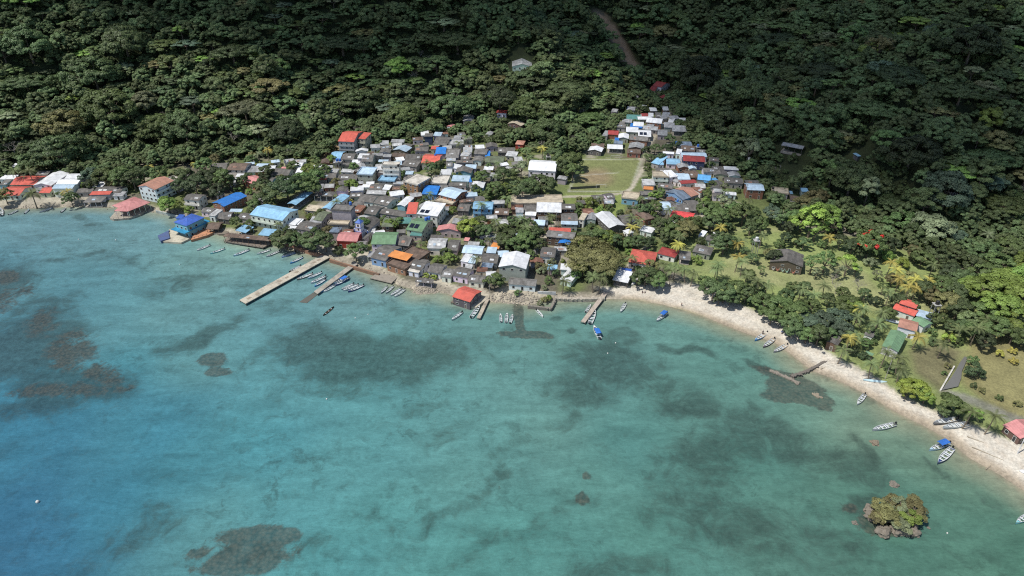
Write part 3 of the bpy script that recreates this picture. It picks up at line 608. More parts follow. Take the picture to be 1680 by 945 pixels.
S_ = 4.725
C1, C2, C3, C4, C5 = (0, 200, S_), (240, 200, S_), (480, 180, S_), (720, 180, S_), (960, 130, S_)
C6, C7, C8 = (440, 340, S_), (680, 340, S_), (920, 300, S_)
D1, D2, D3, D4, D5, D7, D8 = (1160, 200, S_), (1400, 240, S_), (1160, 380, S_), (1400, 440, S_), (1220, 540, S_), (240, 300, S_), (940, 460, S_)
D6 = (1400, 600, 3.15); F1 = (0, 0, 1)
HS = [
# far left shore
(C1,(-25,570),(150,570),(195,500),3,'g','red','w','',''),(C1,(75,488),(270,488),(345,418),3,'g','red','c','',''),(C1,(-10,490),(45,490),(80,452),3,'s','grey','bl','',''),
(C1,(-10,445),(105,445),(125,417),3,'s','white','w','',''),(C1,(270,412),(365,415),(385,375),3,'g','grey','d','',''),
(C1,(255,492),(395,494),(510,395),4.5,'x','white','w','','warehouse'),(C1,(300,550),(385,550),(365,503),3,'g','red','c','',''),(C1,(325,526),(410,526),(418,503),3,'s','green','w','',''),
(C1,(400,517),(560,517),(595,480),5.5,'g','lbw','w','n','warehouse'),(C1,(430,483),(598,483),(640,442),5.5,'g','white','w','n','warehouse'),(C1,(498,440),(640,440),(645,400),5.5,'g','white','w','n','warehouse'),
(C1,(88,345),(135,345),(142,325),3,'s','white','w','n',''),(C1,(590,550),(715,545),(740,508),3,'g','dark','g','',''),(C1,(720,548),(930,550),(950,500),3,'g','dark','w','',''),
(C1,(712,505),(790,505),(815,468),3.5,'s','white','c','',''),(C1,(692,566),(850,562),(845,540),3.5,'s','red','g','',''),(C1,(640,626),(785,622),(845,570),3,'h','grey','w','ok','seaside_restaurant'),
(C1,(870,575),(950,575),(955,545),2.6,'s','lgrey','w','',''),
# around the hotel and the blue buildings
(C2,(65,527),(215,455),(-65,498),8,'g','salmon','w','B','hotel'),(C2,(160,440),(225,460),(240,430),7.2,'f','cream','w','','hotel_annex'),(C2,(285,600),(405,612),(510,570),5.6,'g','dark','w','B',''),
(C2,(600,657),(782,574),(492,634),4.8,'g','blue','b','','brick_building'),(C2,(418,695),(505,705),(540,668),3,'g','grey','w','',''),(C2,(482,724),(530,732),(585,688),3.4,'s','mwhite','w','',''),
(C2,(550,748),(655,745),(685,695),3,'g','dark','d','',''),(C2,(640,697),(735,698),(745,678),2.8,'s','lbw','w','o',''),(C2,(490,385),(615,378),(640,315),3.2,'g','dark','g','',''),
(C2,(622,372),(762,375),(770,318),5,'g','brown','w','',''),(C2,(762,333),(840,325),(838,312),4.5,'s','lbw','g','n',''),(C2,(765,390),(845,390),(868,350),3.4,'s','lgrey','w','',''),
(C2,(845,390),(940,385),(1000,348),3.8,'s','mwhite','o','',''),(C2,(955,408),(1100,415),(1125,362),3,'g','dark','g','',''),(C2,(1042,363),(1130,363),(1142,351),3,'s','pink','c','n',''),
(C2,(1140,355),(1200,355),(1228,322),3,'s','white','w','',''),(C2,(1148,408),(1200,408),(1245,365),3,'s','white','w','',''),(C2,(745,455),(832,482),(895,428),4,'g','pink','b','',''),
(C2,(900,482),(965,485),(1010,430),3,'g','dark','bl','',''),(C2,(690,425),(745,425),(752,405),3,'s','white','w','',''),(C2,(640,470),(690,470),(702,440),3,'s','mwhite','w','',''),
(C2,(700,447),(752,447),(760,430),3,'s','lbw','w','',''),(C2,(540,570),(585,570),(595,545),3,'s','white','w','',''),(C2,(260,425),(310,430),(320,392),3,'g','dark','d','n',''),
(C2,(880,645),(950,607),(800,632),3.4,'g','grey','g','',''),(C2,(800,718),(1055,766),(1185,682),6.4,'g','lblue','w','B','waterfront_hall'),
(C2,(690,840),(770,861),(782,808),2.6,'s','lblue','w','o','awning'),(C2,(865,876),(968,886),(980,838),2.6,'s','lblue','w','o','awning'),(C2,(1160,644),(1290,548),(1085,638),3.6,'g','lblue','d','o','long_shelter'),
(C2,(1085,790),(1155,800),(1198,758),3.4,'s','white','w','',''),(C2,(1085,826),(1150,832),(1160,810),2.6,'s','white','w','',''),(C2,(560,750),(640,760),(680,742),3,'g','dark','d','',''),
(C2,(460,832),(560,832),(600,778),3,'g','brown','br','ok','terrace_bar'),(C2,(700,745),(800,760),(820,710),2.8,'g','dark','g','',''),
# village core, upper
(C3,(350,244),(475,250),(525,168),8.6,'g','red','g','B','tower_house'),(C3,(505,222),(562,228),(582,187),8.4,'s','red','g','B','tower_house'),(C3,(285,375),(372,378),(430,325),3.4,'g','lblue','o','',''),
(C3,(375,385),(470,388),(490,340),3.4,'g','dark','g','',''),(C3,(365,435),(460,438),(480,415),3,'f','grey','g','',''),(C3,(455,416),(520,416),(540,392),3.4,'s','white','w','',''),
(C3,(500,376),(580,378),(607,348),5.5,'s','white','g','B',''),(C3,(530,402),(620,402),(660,345),4.6,'g','grey','g','',''),(C3,(160,530),(330,532),(342,485),3,'g','dark','g','',''),
(C3,(180,541),(262,543),(268,522),2.8,'s','red','c','n',''),(C3,(345,540),(495,545),(502,500),3,'g','dark','g','',''),(C3,(370,482),(470,487),(476,466),3,'s','mwhite','w','',''),
(C3,(165,480),(255,492),(262,468),3,'s','mwhite','w','',''),(C3,(280,492),(335,496),(345,465),3,'s','mwhite','g','n',''),(C3,(495,502),(620,507),(682,452),5.6,'f','lbw','g','',''),
(C3,(690,430),(826,432),(846,408),11.5,'f','cream','w','PB','white_block'),(C3,(660,550),(790,557),(828,520),4.4,'f','lblue','g','','annex'),(C3,(845,430),(960,447),(985,392),3.2,'g','dark','g','',''),
(C3,(870,387),(990,387),(1010,342),3.2,'g','dark','g','',''),(C3,(775,312),(880,327),(905,290),3.4,'x','lbw','br','',''),(C3,(840,292),(905,302),(918,265),3,'g','dark','d','',''),
(C3,(852,557),(968,588),(1025,518),7.6,'f','cream','b','P',''),(C3,(770,622),(845,622),(852,592),3,'g','brown','br','',''),(C3,(568,652),(720,657),(732,625),3,'g','mwhite','g','',''),
(C3,(690,617),(748,622),(768,590),3,'s','white','c','',''),(C3,(588,617),(690,622),(722,580),3,'g','dark','g','',''),(C3,(500,707),(622,722),(645,665),3.2,'g','dark','w','',''),
(C3,(625,722),(732,747),(802,682),3.2,'g','dark','w','',''),(C3,(870,750),(945,682),(820,727),3.6,'g','white','bl','',''),(C3,(1000,652),(1118,658),(1155,603),3.8,'s','blue','bl','',''),
(C3,(1128,657),(1262,692),(1323,620),5.4,'g','lbw','b','',''),(C3,(1100,705),(1240,735),(1262,695),3.6,'f','tan','b','',''),(C3,(1065,572),(1197,577),(1235,517),4.6,'f','cream','g','',''),
(C4,(95,552),(232,557),(256,520),4,'s','lbw','w','',''),(C4,(235,562),(258,560),(270,530),3.8,'s','blue','w','n',''),(C4,(65,592),(212,592),(232,562),3.4,'g','dark','w','',''),
(C3,(995,412),(1132,417),(1182,350),4.4,'g','red','g','',''),(C3,(1105,342),(1186,342),(1190,300),3.6,'s','blue','g','',''),(C3,(1085,267),(1195,277),(1210,212),3.6,'g','dark','g','o',''),
(C3,(1020,207),(1085,207),(1098,182),6,'f','dark','n','n',''),(C3,(995,200),(1058,197),(1086,168),3.6,'s','white','w','',''),(C3,(1088,202),(1148,205),(1150,180),4,'s','lbw','w','',''),
(C4,(75,274),(190,274),(180,235),4,'f','mwhite','c','',''),(C4,(108,236),(166,238),(172,208),3.6,'s','lgrey','g','',''),(C4,(50,370),(152,372),(165,302),3.4,'g','grey','g','',''),
(C3,(1070,305),(1125,306),(1132,286),3,'s','red','c','',''),(C3,(945,322),(1050,322),(1062,285),3.2,'g','dark','g','',''),(C4,(125,486),(250,492),(290,455),3.8,'x','dark','bl','',''),
(C3,(880,807),(958,807),(1010,732),6,'s','red','w','',''),(C3,(962,807),(1122,827),(1176,742),6.6,'s','white','w','S',''),(C3,(550,802),(642,817),(702,752),3.2,'g','dark','g','',''),
(C3,(672,802),(872,832),(882,787),3.2,'g','dark','g','',''),(C3,(685,907),(780,907),(812,838),5,'h','olive','br','',''),(C3,(815,882),(912,882),(945,842),4,'s','teal','br','',''),
(C6,(1065,172),(1192,192),(1257,95),7.4,'g','green','c','S',''),(C6,(1097,217),(1187,224),(1200,180),6,'s','teal','c','',''),
(C3,(295,777),(452,787),(472,742),8.6,'f','grey','g','nP','grey_block'),(C3,(270,887),(432,892),(452,865),3.4,'f','tan','g','','annex'),
(C3,(300,777),(445,667),(220,767),4,'g','lblue','w','','long_shelter'),(C3,(160,667),(312,672),(332,635),3.6,'h','dark','w','o',''),(C3,(90,777),(212,790),(232,752),3,'s','tan','c','',''),
(C3,(160,852),(232,862),(280,790),3.8,'g','olive','g','',''),(C3,(125,872),(222,877),(232,838),3.2,'s','lgrey','w','',''),(C3,(20,922),(142,942),(232,882),3,'g','dark','g','',''),
(C3,(0,887),(50,892),(72,852),3.2,'s','white','w','',''),(C3,(455,790),(520,800),(545,750),3.4,'s','rust','b','',''),(C3,(760,360),(870,370),(885,340),3,'g','brown','br','',''),
(C3,(870,500),(930,502),(940,480),2.8,'s','lbw','g','',''),(C3,(1190,440),(1240,440),(1262,405),4,'g','grey','w','',''),(C3,(1210,445),(1280,460),(1290,430),3,'s','white','w','',''),
(C4,(185,86),(270,86),(280,45),3,'x','lgrey','g','',''),(C4,(445,22),(525,27),(530,2),3.6,'g','dred','w','',''),(C4,(357,196),(405,200),(398,170),2.8,'x','lgrey','w','n',''),
(C4,(637,127),(672,107),(580,80),3,'g','tan','br','',''),(C4,(60,130),(100,135),(95,112),2.6,'x','pink','w','n',''),(C4,(590,267),(655,272),(662,240),4.5,'h','salmon','r','',''),
(C4,(455,332),(590,332),(602,292),3.2,'g','dark','d','',''),(C4,(355,407),(500,412),(522,362),3.2,'g','olive','g','',''),(C4,(515,357),(600,364),(617,334),3.2,'s','mwhite','c','',''),
(C4,(185,332),(255,332),(272,298),3.2,'s','mwhite','w','',''),(C4,(270,342),(370,347),(422,307),3.2,'g','grey','g','',''),(C4,(358,362),(397,362),(422,327),2.6,'s','blue','g','on',''),
(C4,(155,357),(220,367),(237,342),3,'s','mwhite','w','',''),(C4,(170,387),(237,387),(242,357),3,'g','dark','g','',''),(C4,(260,397),(330,402),(372,367),3,'x','grey','w','',''),
(C4,(130,412),(262,412),(267,390),3,'g','dark','g','',''),(C4,(345,465),(420,468),(432,445),2.6,'s','white','y','',''),(C4,(395,517),(450,520),(455,495),3,'s','mwhite','g','',''),
(C4,(245,602),(345,607),(395,562),3,'x','white','bl','',''),(C4,(160,722),(272,712),(360,677),3,'g','brown','g','',''),(C4,(140,782),(232,787),(268,732),3,'g','dark','d','',''),
(C4,(145,787),(217,787),(228,765),2.6,'s','dark','r','',''),(C4,(260,767),(416,772),(450,714),5.2,'g','lblue','bl','B',''),(C4,(425,812),(540,817),(567,767),3,'g','brown','d','',''),
(C4,(690,467),(905,478),(965,400),6.8,'g','white','w','','hall'),(C4,(915,532),(985,542),(990,515),3.6,'f','lgrey','g','n','annex'),(C4,(558,732),(965,724),(965,662),3.6,'f','tan','c','',''),
(C4,(560,772),(652,772),(657,742),3.2,'s','rust','br','',''),(C4,(595,797),(657,797),(665,765),4.8,'s','lgrey','w','B',''),(C4,(660,792),(755,792),(760,735),3.4,'g','dark','g','',''),
(C4,(665,817),(752,822),(755,797),3.2,'s','white','w','',''),(C4,(755,792),(950,797),(956,734),5,'s','white','br','B',''),(C4,(955,772),(1060,772),(1065,728),4.6,'g','dark','br','',''),
(C4,(950,867),(1080,867),(1080,802),4,'g','dark','g','',''),(C4,(1080,850),(1125,857),(1128,800),4.4,'f','tan','w','',''),(C4,(1125,812),(1207,807),(1165,764),3.2,'g','rust','br','',''),
(C8,(198,285),(272,291),(260,237),3.2,'x','lgrey','g','',''),(C4,(585,872),(642,872),(650,850),3,'s','mwhite','g','',''),(C4,(730,892),(820,897),(826,862),3,'s','lbw','g','',''),
(C4,(945,887),(1077,892),(1080,870),4.4,'s','lbw','g','',''),(C4,(100,880),(190,885),(200,850),3,'s','lgrey','g','',''),
# right of the umbrella tree
(C8,(375,352),(500,330),(280,240),4,'x','white','d','','barn'),(C8,(492,336),(597,326),(562,240),3.2,'g','dark','d','',''),(C8,(650,288),(730,272),(600,225),3.6,'h','brown','b','',''),
(C8,(610,365),(705,389),(730,350),3.2,'f','white','w','',''),(C8,(480,370),(520,396),(545,368),3,'f','white','w','',''),(C8,(520,612),(722,642),(690,530),3.4,'h','red','w','',''),
(C8,(745,545),(885,580),(830,505),3,'h','dred','w','',''),(C8,(1020,532),(1160,562),(1212,507),3,'h','dark','gr','',''),(C8,(915,592),(1005,602),(1025,545),2.8,'s','dark','d','o',''),
(C8,(1120,442),(1200,457),(1232,417),3,'g','dark','g','',''),(C8,(1180,422),(1227,427),(1218,392),3.4,'s','white','w','n',''),(C8,(1065,406),(1105,417),(1125,380),3,'s','white','w','',''),
(C8,(845,262),(1018,292),(1002,230),3.2,'g','scarlet','w','',''),(C8,(885,224),(1000,226),(985,160),3,'g','dark','g','',''),(C8,(1002,217),(1100,212),(1060,132),3,'g','dark','g','',''),
(C8,(790,207),(862,207),(830,145),3.2,'g','lbw','w','',''),(C8,(850,217),(905,230),(897,172),3,'s','bluegrey','g','',''),(C8,(468,117),(602,131),(625,82),3.8,'f','tan','bl','P',''),
(C8,(625,95),(732,91),(722,60),4.4,'g','dark','d','',''),(C8,(635,131),(742,126),(736,100),3.2,'g','grey','br','',''),(C8,(640,48),(716,55),(706,28),3.4,'g','orange','c','',''),
(C8,(945,134),(1010,112),(830,62),3,'g','bluegrey','bl','',''),(C8,(1012,108),(1075,88),(905,40),3.4,'g','salmon','g','',''),(C8,(1085,80),(1120,60),(1012,36),3.2,'g','rust','w','',''),
(C8,(400,752),(520,776),(566,704),3,'s','white','br','o','beach_bar'),(C8,(470,686),(545,696),(556,672),2.6,'s','royal','br','o',''),(C8,(430,690),(470,694),(480,660),2.8,'s','mwhite','w','',''),
# seafront of the core
(C7,(1130,482),(1217,487),(1222,440),3.2,'f','white','w','',''),(C7,(1125,557),(1217,580),(1230,494),3,'f','white','w','',''),(C7,(1030,482),(1105,487),(1107,452),2.8,'s','lblue','g','',''),
(C7,(168,182),(360,192),(335,150),3.8,'x','pink','c','',''),(C7,(95,317),(237,322),(270,242),4.2,'g','mwhite','w','',''),(C7,(245,332),(332,337),(415,257),3,'g','dark','g','',''),
(C7,(365,352),(522,364),(545,302),3.4,'g','lbw','w','',''),(C7,(410,292),(500,297),(580,277),3,'s','mwhite','g','',''),(C7,(500,227),(642,237),(652,205),3,'s','mwhite','g','',''),
(C7,(585,312),(652,322),(670,287),3.4,'s','orange','c','',''),(C7,(555,352),(630,357),(655,318),3,'s','lbw','w','',''),(C7,(515,427),(640,437),(680,367),3.2,'g','dark','g','',''),
(C7,(355,417),(412,427),(432,372),3.2,'s','white','w','',''),(C7,(415,432),(467,437),(490,387),3,'s','lbw','g','',''),(C7,(515,462),(602,470),(622,440),3,'s','bluegrey','c','',''),
(C7,(480,497),(562,502),(582,472),2.8,'s','rust','c','',''),(C7,(0,467),(75,475),(155,412),3,'g','dark','w','',''),(C7,(95,497),(202,517),(272,452),3,'g','dark','w','',''),
(C7,(205,537),(282,547),(332,482),2.8,'g','grey','w','',''),(C7,(290,527),(412,550),(467,482),3.4,'g','dark','w','',''),(C7,(412,572),(537,584),(572,532),3.2,'g','dark','w','',''),
(C7,(650,462),(865,480),(922,372),7.4,'x','white','g','','warehouse'),(C7,(725,594),(940,612),(982,562),3.2,'g','grey','w','',''),
(C7,(1020,227),(1240,247),(1245,195),5,'g','grey','br','',''),(C7,(1040,187),(1212,194),(1217,167),4,'s','red','br','',''),(C7,(1112,277),(1200,292),(1215,247),3.6,'x','blue','bl','on',''),
(C7,(970,380),(1087,390),(1132,317),3.8,'g','dark','w','',''),(C7,(385,470),(440,478),(450,448),3,'s','mwhite','g','',''),(C7,(380,258),(420,262),(428,240),3,'s','pink','c','n',''),
(C6,(525,260),(690,266),(720,196),4.2,'g','pink','r','',''),(C6,(795,287),(987,287),(1000,192),4.6,'g','green','w','','shop'),(C6,(990,292),(1090,302),(1115,222),3.2,'g','dark','d','',''),
(C6,(790,390),(912,418),(1010,302),3.6,'g','dark','bl','',''),(C6,(912,436),(1062,486),(1250,345),3.4,'f','brown','b','P',''),(C6,(925,378),(1075,415),(1110,370),4.9,'s','orange','b','o','canopy'),(C6,(1085,467),(1190,490),(1235,415),3.2,'g','dark','w','',''),
(C6,(1080,492),(1165,510),(1192,482),2.8,'s','cream','w','',''),(C6,(470,192),(542,197),(560,157),5,'f','bluegrey','g','n',''),(C6,(215,162),(332,187),(402,122),3,'g','dark','g','',''),
(C6,(1135,577),(1270,592),(1282,562),2.6,'s','dark','w','o','awning'),(C6,(765,385),(830,388),(845,350),3,'s','lgrey','w','o',''),(C6,(570,205),(640,212),(650,170),3.4,'g','rust','b','',''),
(C6,(750,250),(800,200),(850,140),3.2,'g','dark','g','',''),
# valley row
(C5,(520,47),(592,62),(602,20),4,'g','dred','w','',''),(C5,(495,86),(542,91),(552,65),3,'s','dred','c','n',''),(C5,(600,147),(642,127),(590,128),3,'g','dred','br','',''),
(C5,(375,141),(412,143),(414,132),3,'s','lgrey','d','n',''),(C5,(320,237),(385,242),(372,212),3,'g','lgrey','g','',''),(C5,(422,216),(467,221),(440,203),3,'s','white','g','',''),
(C5,(505,246),(560,246),(564,225),2.8,'s','white','br','',''),(C5,(605,241),(652,241),(660,218),3,'s','white','br','',''),(C5,(590,286),(647,292),(662,266),3.2,'s','lgrey','g','',''),
(C5,(545,291),(590,293),(602,267),3,'s','grey','g','',''),(C5,(490,287),(530,289),(537,268),3,'s','white','w','',''),(C5,(440,287),(490,287),(496,263),3,'g','dred','w','',''),
(C5,(410,312),(520,312),(532,288),3,'g','white','g','',''),(C5,(470,332),(592,344),(622,307),4.4,'g','white','b','',''),(C5,(600,307),(642,302),(657,281),3,'s','lgrey','g','',''),
(C5,(587,352),(607,348),(622,326),3,'s','sky','g','n',''),(C5,(670,312),(735,302),(747,270),3.4,'g','lgrey','g','',''),(C5,(640,332),(682,337),(702,307),3,'s','white','g','',''),
(C5,(735,322),(787,322),(797,304),3,'s','white','g','on',''),(C5,(610,372),(692,377),(712,337),3.2,'g','lgrey','g','',''),(C5,(675,402),(787,407),(792,371),3.6,'s','lgrey','d','o',''),
(C5,(560,432),(637,437),(657,394),3.2,'g','lgrey','g','',''),(C5,(370,362),(452,367),(467,332),3.2,'g','white','w','',''),(C5,(345,372),(442,380),(452,354),3,'s','blue','g','',''),
(C5,(285,332),(362,337),(372,317),3,'s','lgrey','g','',''),(C5,(240,372),(312,377),(332,347),3,'g','grey','g','',''),(C5,(315,407),(412,412),(427,372),3.2,'g','white','g','',''),
(C5,(445,387),(560,397),(572,367),3,'g','mwhite','g','',''),(C5,(410,442),(512,447),(547,397),3.2,'g','white','g','S',''),(C5,(340,467),(482,482),(502,447),3.8,'g','grey','b','',''),
(C5,(255,457),(337,462),(347,427),3.2,'x','white','g','',''),(C5,(228,480),(262,482),(272,460),3,'s','blue','g','n',''),(C5,(220,497),(292,502),(307,477),3,'g','bluegrey','g','',''),
(C5,(170,537),(292,542),(302,507),3.2,'g','white','g','o',''),(C5,(335,532),(452,542),(457,502),3.2,'x','lgrey','br','',''),(C5,(325,572),(432,577),(432,542),3,'g','brown','b','',''),
(C5,(175,427),(257,432),(264,399),3.2,'g','dred','b','',''),(C5,(130,437),(170,442),(174,407),3,'s','lgrey','g','',''),(C5,(20,552),(127,564),(137,532),3,'x','white','d','',''),
(C5,(45,532),(147,537),(157,507),2.8,'s','brown','d','',''),(C5,(320,310),(430,315),(420,285),2.6,'s','teal','g','on',''),(C5,(260,350),(300,354),(310,335),3,'s','grey','g','n',''),
(C5,(470,370),(530,376),(540,350),3,'g','lgrey','g','',''),(C5,(200,250),(245,255),(240,235),3,'s','lgrey','g','n',''),
(C5,(715,517),(832,517),(837,481),3.4,'g','bluegrey','g','',''),(C5,(740,552),(850,562),(862,517),3.2,'g','brown','g','',''),(C5,(860,562),(927,572),(937,547),3.2,'g','grey','g','',''),
(C5,(750,602),(947,602),(952,567),3.8,'g','lbw','w','',''),(C5,(700,577),(742,582),(747,550),3.2,'s','white','w','',''),(C5,(760,632),(932,642),(940,597),5.6,'g','dred','n','','navy_house'),
(C5,(510,647),(572,662),(592,602),3.4,'s','lblue','g','',''),(C5,(575,662),(612,662),(632,607),3.2,'s','lblue','w','',''),(C5,(630,657),(740,662),(757,617),3.2,'g','lblue','w','',''),
(C5,(525,757),(652,762),(612,717),4.8,'f','tan','w','B',''),(C5,(655,762),(722,752),(692,707),4.6,'s','white','w','',''),(C5,(720,777),(817,777),(792,727),3.6,'g','lbw','g','',''),
(C5,(780,762),(892,762),(912,707),3,'g','brown','br','',''),(C5,(745,812),(867,802),(822,778),3.4,'g','dred','w','',''),(C5,(450,822),(547,822),(532,782),3,'s','mwhite','g','',''),
(C5,(870,777),(972,787),(1017,747),4,'g','sky','g','',''),(C5,(930,802),(1037,787),(1012,767),3,'s','sky','g','o',''),(C5,(970,842),(1062,852),(1080,797),3.4,'x','dark','g','',''),
(C5,(1085,802),(1225,812),(1222,767),3.4,'g','dark','g','',''),(C5,(560,835),(680,850),(690,815),3,'g','dark','g','',''),(C5,(680,790),(740,800),(745,775),3,'s','mwhite','w','',''),
(D1,(312,527),(447,532),(454,480),5.6,'g','lbw','b','','brick_house'),(D1,(305,482),(410,482),(417,450),3.6,'g','dark','d','',''),(D1,(500,547),(632,562),(617,519),3.2,'f','tan','g','',''),
(D1,(640,602),(705,614),(692,582),3,'s','brown','g','',''),(D1,(645,556),(668,557),(671,540),3,'s','lblue','g','n',''),(D1,(735,540),(790,542),(790,518),3,'s','lblue','g','n',''),
(D1,(575,180),(742,212),(757,185),4,'g','lgrey','d','o','hillside_house'),(D1,(318,292),(350,294),(352,278),3,'s','white','w','n',''),(D2,(755,382),(827,384),(837,352),3.2,'g','lgrey','d','',''),
(D1,(1130,243),(1170,268),(1182,258),3,'s','lblue','d','n',''),(F1,(840,109),(873,109),(868,98),3,'x','mwhite','w','',''),
# lawn and beach houses
(D3,(488,232),(745,276),(790,186),4.4,'x','dark','br','','hammock_house'),(D3,(925,852),(1012,884),(1080,838),3.6,'x','dark','br','',''),(D3,(1215,797),(1285,822),(1322,790),3,'s','dark','w','',''),
(D4,(303,312),(475,374),(495,312),3.2,'g','red','w','',''),(D4,(355,272),(487,314),(510,267),5,'g','red','d','',''),(D4,(485,367),(612,402),(626,358),3.2,'s','lbw','w','',''),
(D4,(450,402),(547,457),(585,408),3.4,'g','green','w','',''),(D4,(345,452),(492,492),(532,427),4.2,'g','salmon','w','',''),(D4,(220,605),(350,650),(472,535),3.6,'x','green','w','','beach_house'),
(D4,(88,655),(148,680),(150,664),2.2,'s','green','br','o',''),(F1,(1645,697),(1674,720),(1700,700),3,'g','pink','br','','beach_house'),
]
SPECIAL = {('white_block'): 'tall white four-storey block with rooftop terrace in the middle of the village', 'hotel': 'long white three-storey hotel with faded salmon roof by the left shore',
 'brick_building': 'long bare-brick building under a cobalt blue roof near the shore', 'waterfront_hall': 'wide white waterfront hall with balconies under a light blue roof',
 'hammock_house': 'dark wooden house with gabled grey roof and hammocks standing alone on the lawn', 'beach_bar': 'open beach bar under a white flat roof at the root of the wooden jetty',
 'navy_house': 'tall navy-walled house with dull red roof below the valley lane', 'brick_house': 'two-storey brick house with pale blue roof at the forest edge',
 'hall': 'big whitewashed hall with streaked white roof beside the football pitch', 'shop': 'shop building with broad green roof beside the blue and white church',
 'grey_block': 'tall windowless grey block behind the waterfront trees', 'hillside_house': 'long raised house with pale roof alone in the dark forest', 'barn': 'pair-span white metal barn inland of the umbrella tree',
 'canopy': 'orange canopy over the flat brown roof of the seafront brick building', 'seaside_restaurant': 'open shore restaurant with grey hipped roof left of the pink pavilion', 'terrace_bar': 'brown-roofed terrace bar beside the royal blue restaurant', 'hotel_annex': 'flat cream-topped annex on the inland end of the white hotel'}
for r in HS:
    nm = r[9] or None
    house(r[0], r[1], r[2], r[3], r[4], r[5], r[6], r[7], name=nm, label=SPECIAL.get(nm), opt=r[8], cat='house' if (nm is None or 'house' in nm) else nm.split('_')[-1])

# ------------------------------------------------------------------ decks, piers, walls, rocks
def cpt(o_, P): return (o_[0] + P[0] / o_[2], o_[1] + P[1] / o_[2])
def deck(name, label, cat, o_, pts, z1, z0=-1.5, mat='concrete', color=(.42,.39,.33), rail=False, piles=False, group=None):
    w = [plane(*cpt(o_, P), z1) for P in pts]; c = np.mean(w, 0); loc = [tuple(q - c) for q in w]
    t = empty(name, (c[0], c[1], 0), 0, label, cat, group)
    mb = MB(); mb.prism(loc, z1 - .35 if piles else z0, z1); mb.build('deck', M[mat], t, color)
    FT.append((c[0], c[1], 3))
    n = len(loc)
    if piles:
        for i in range(n):
            a, b = np.array(loc[i]), np.array(loc[(i + 1) % n]); L = np.linalg.norm(b - a); k = max(1, int(L / 4))
            for s in range(k):
                q = a + (b - a) * s / k; q = q * (1 - .25 / (np.linalg.norm(q) + .01)); m_ = MB(); m_.tube((q[0], q[1], -2), (q[0], q[1], z1 - .35), .16, n=6); m_.build('pile', M['wood'], t, (.1, .08, .06))
    if rail:
        m_ = MB()
        for i in range(n - 1):
            a, b = np.array(loc[i]), np.array(loc[(i + 1) % n]); L = np.linalg.norm(b - a); k = max(1, int(L / 2))
            for s in range(k + 1):
                q = a + (b - a) * s / k; m_.box(q[0] - .05, q[1] - .05, z1 + .002, q[0] + .05, q[1] + .05, z1 + 1.0)
            m_.tube((a[0], a[1], z1 + 1.0), (b[0], b[1], z1 + 1.0), .05, n=4)
        m_.build('railing', M['wood'], t, (.13, .09, .06))
    return t
def rock_bm(r, n=2, sq=.7):
    import bmesh
    bm = bmesh.new(); bmesh.ops.create_icosphere(bm, subdivisions=n, radius=1)
    ph = [random.uniform(0, 9) for _ in range(6)]
    for v in bm.verts:
        c = v.co; k = 1 + .28 * math.sin(3 * c.x + ph[0]) * math.sin(3.4 * c.y + ph[1]) + .16 * math.sin(7 * c.z + ph[2]) * math.cos(6 * c.x + ph[3]) + random.uniform(-.09, .09)
        v.co = Vector((c.x * k * r, c.y * k * r, c.z * k * r * sq))
    return bm
WALLROCK = []
for _ in range(5):
    bm_ = rock_bm(1, 1); WALLROCK.append(([tuple(v.co) for v in bm_.verts], [tuple(v.index for v in f.verts) for f in bm_.faces])); bm_.free()
def seawall(name, label, pts, w, z1, z0=-1.5, mat='concrete', color=(.3, .27, .22), o_=F1, cat='wall'):
    q = [plane(*cpt(o_, P), z1) for P in pts]; c = q[0]; mb = MB()
    for i in range(len(q) - 1):
        a, b = q[i] - c, q[i + 1] - c; d = (b - a) / np.linalg.norm(b - a); nn = np.array([-d[1], d[0]]) * w / 2; e = d * (w * .35 if i < len(q) - 2 else 0)
        mb.prism([tuple(a + nn), tuple(a - nn), tuple(b - nn + e), tuple(b + nn + e)], z0, z1 - .004 * (i % 2))
    if mat == 'rock':     # loose boulders along the wall
        for i in range(len(q) - 1):
            a, b = q[i] - c, q[i + 1] - c; L = np.linalg.norm(b - a)
            for k in range(int(L * 2.2)):
                pr = WALLROCK[k % 5]; s = random.uniform(.28, .62) * min(1.2, w); t = random.random(); x, y = a + (b - a) * t + np.array([random.gauss(0, w * .42), random.gauss(0, w * .42)]); an = random.uniform(0, 6.28); ca, sa = math.cos(an), math.sin(an)
                mb.add([(p[0] * s * ca - p[1] * s * sa + x, p[0] * s * sa + p[1] * s * ca + y, p[2] * s + z1 - s * .35) for p in pr[0]], pr[1])
    o = mb.build(name, M[mat], None, color, (c[0], c[1], 0)); tag(o, label, cat); return o
# the long concrete pier
lp = deck('pier', 'long straight concrete pier with square worn patches', 'pier', F1, [(393,492),(403,498),(541,422),(530,417)], 1.3, mat='concrete', color=(.47,.43,.35), piles=True)
a, b = plane(398, 495, 1.3), plane(535.5, 419.5, 1.3); c = np.array(lp.location[:2]); d = (b - a) / np.linalg.norm(b - a); nn = np.array([-d[1], d[0]])
for s in (.07, .16, .42, .5, .62, .84, .9):
    q = a + (b - a) * s - c; m_ = MB(); m_.prism([tuple(q + nn * .7 - d * 1.), tuple(q - nn * .7 - d * 1.), tuple(q - nn * .7 + d * 1.), tuple(q + nn * .7 + d * 1.)], 1.302, 1.34)
    m_.build('hatch', M['wood'], lp, (.3, .25, .19))
deck('pier', 'narrow weathered pier between the moored boats, right of the long one', 'pier', F1, [(515,478),(521,482),(587,433),(580,430)], 1.2, mat='concrete', color=(.36,.33,.28), piles=True)
deck('jetty', 'short wooden jetty reaching out from the white beach bar', 'jetty', F1, [(953,527),(960,529),(1001,476),(994,474)], 1.3, mat='wood', color=(.42,.36,.30), piles=True)
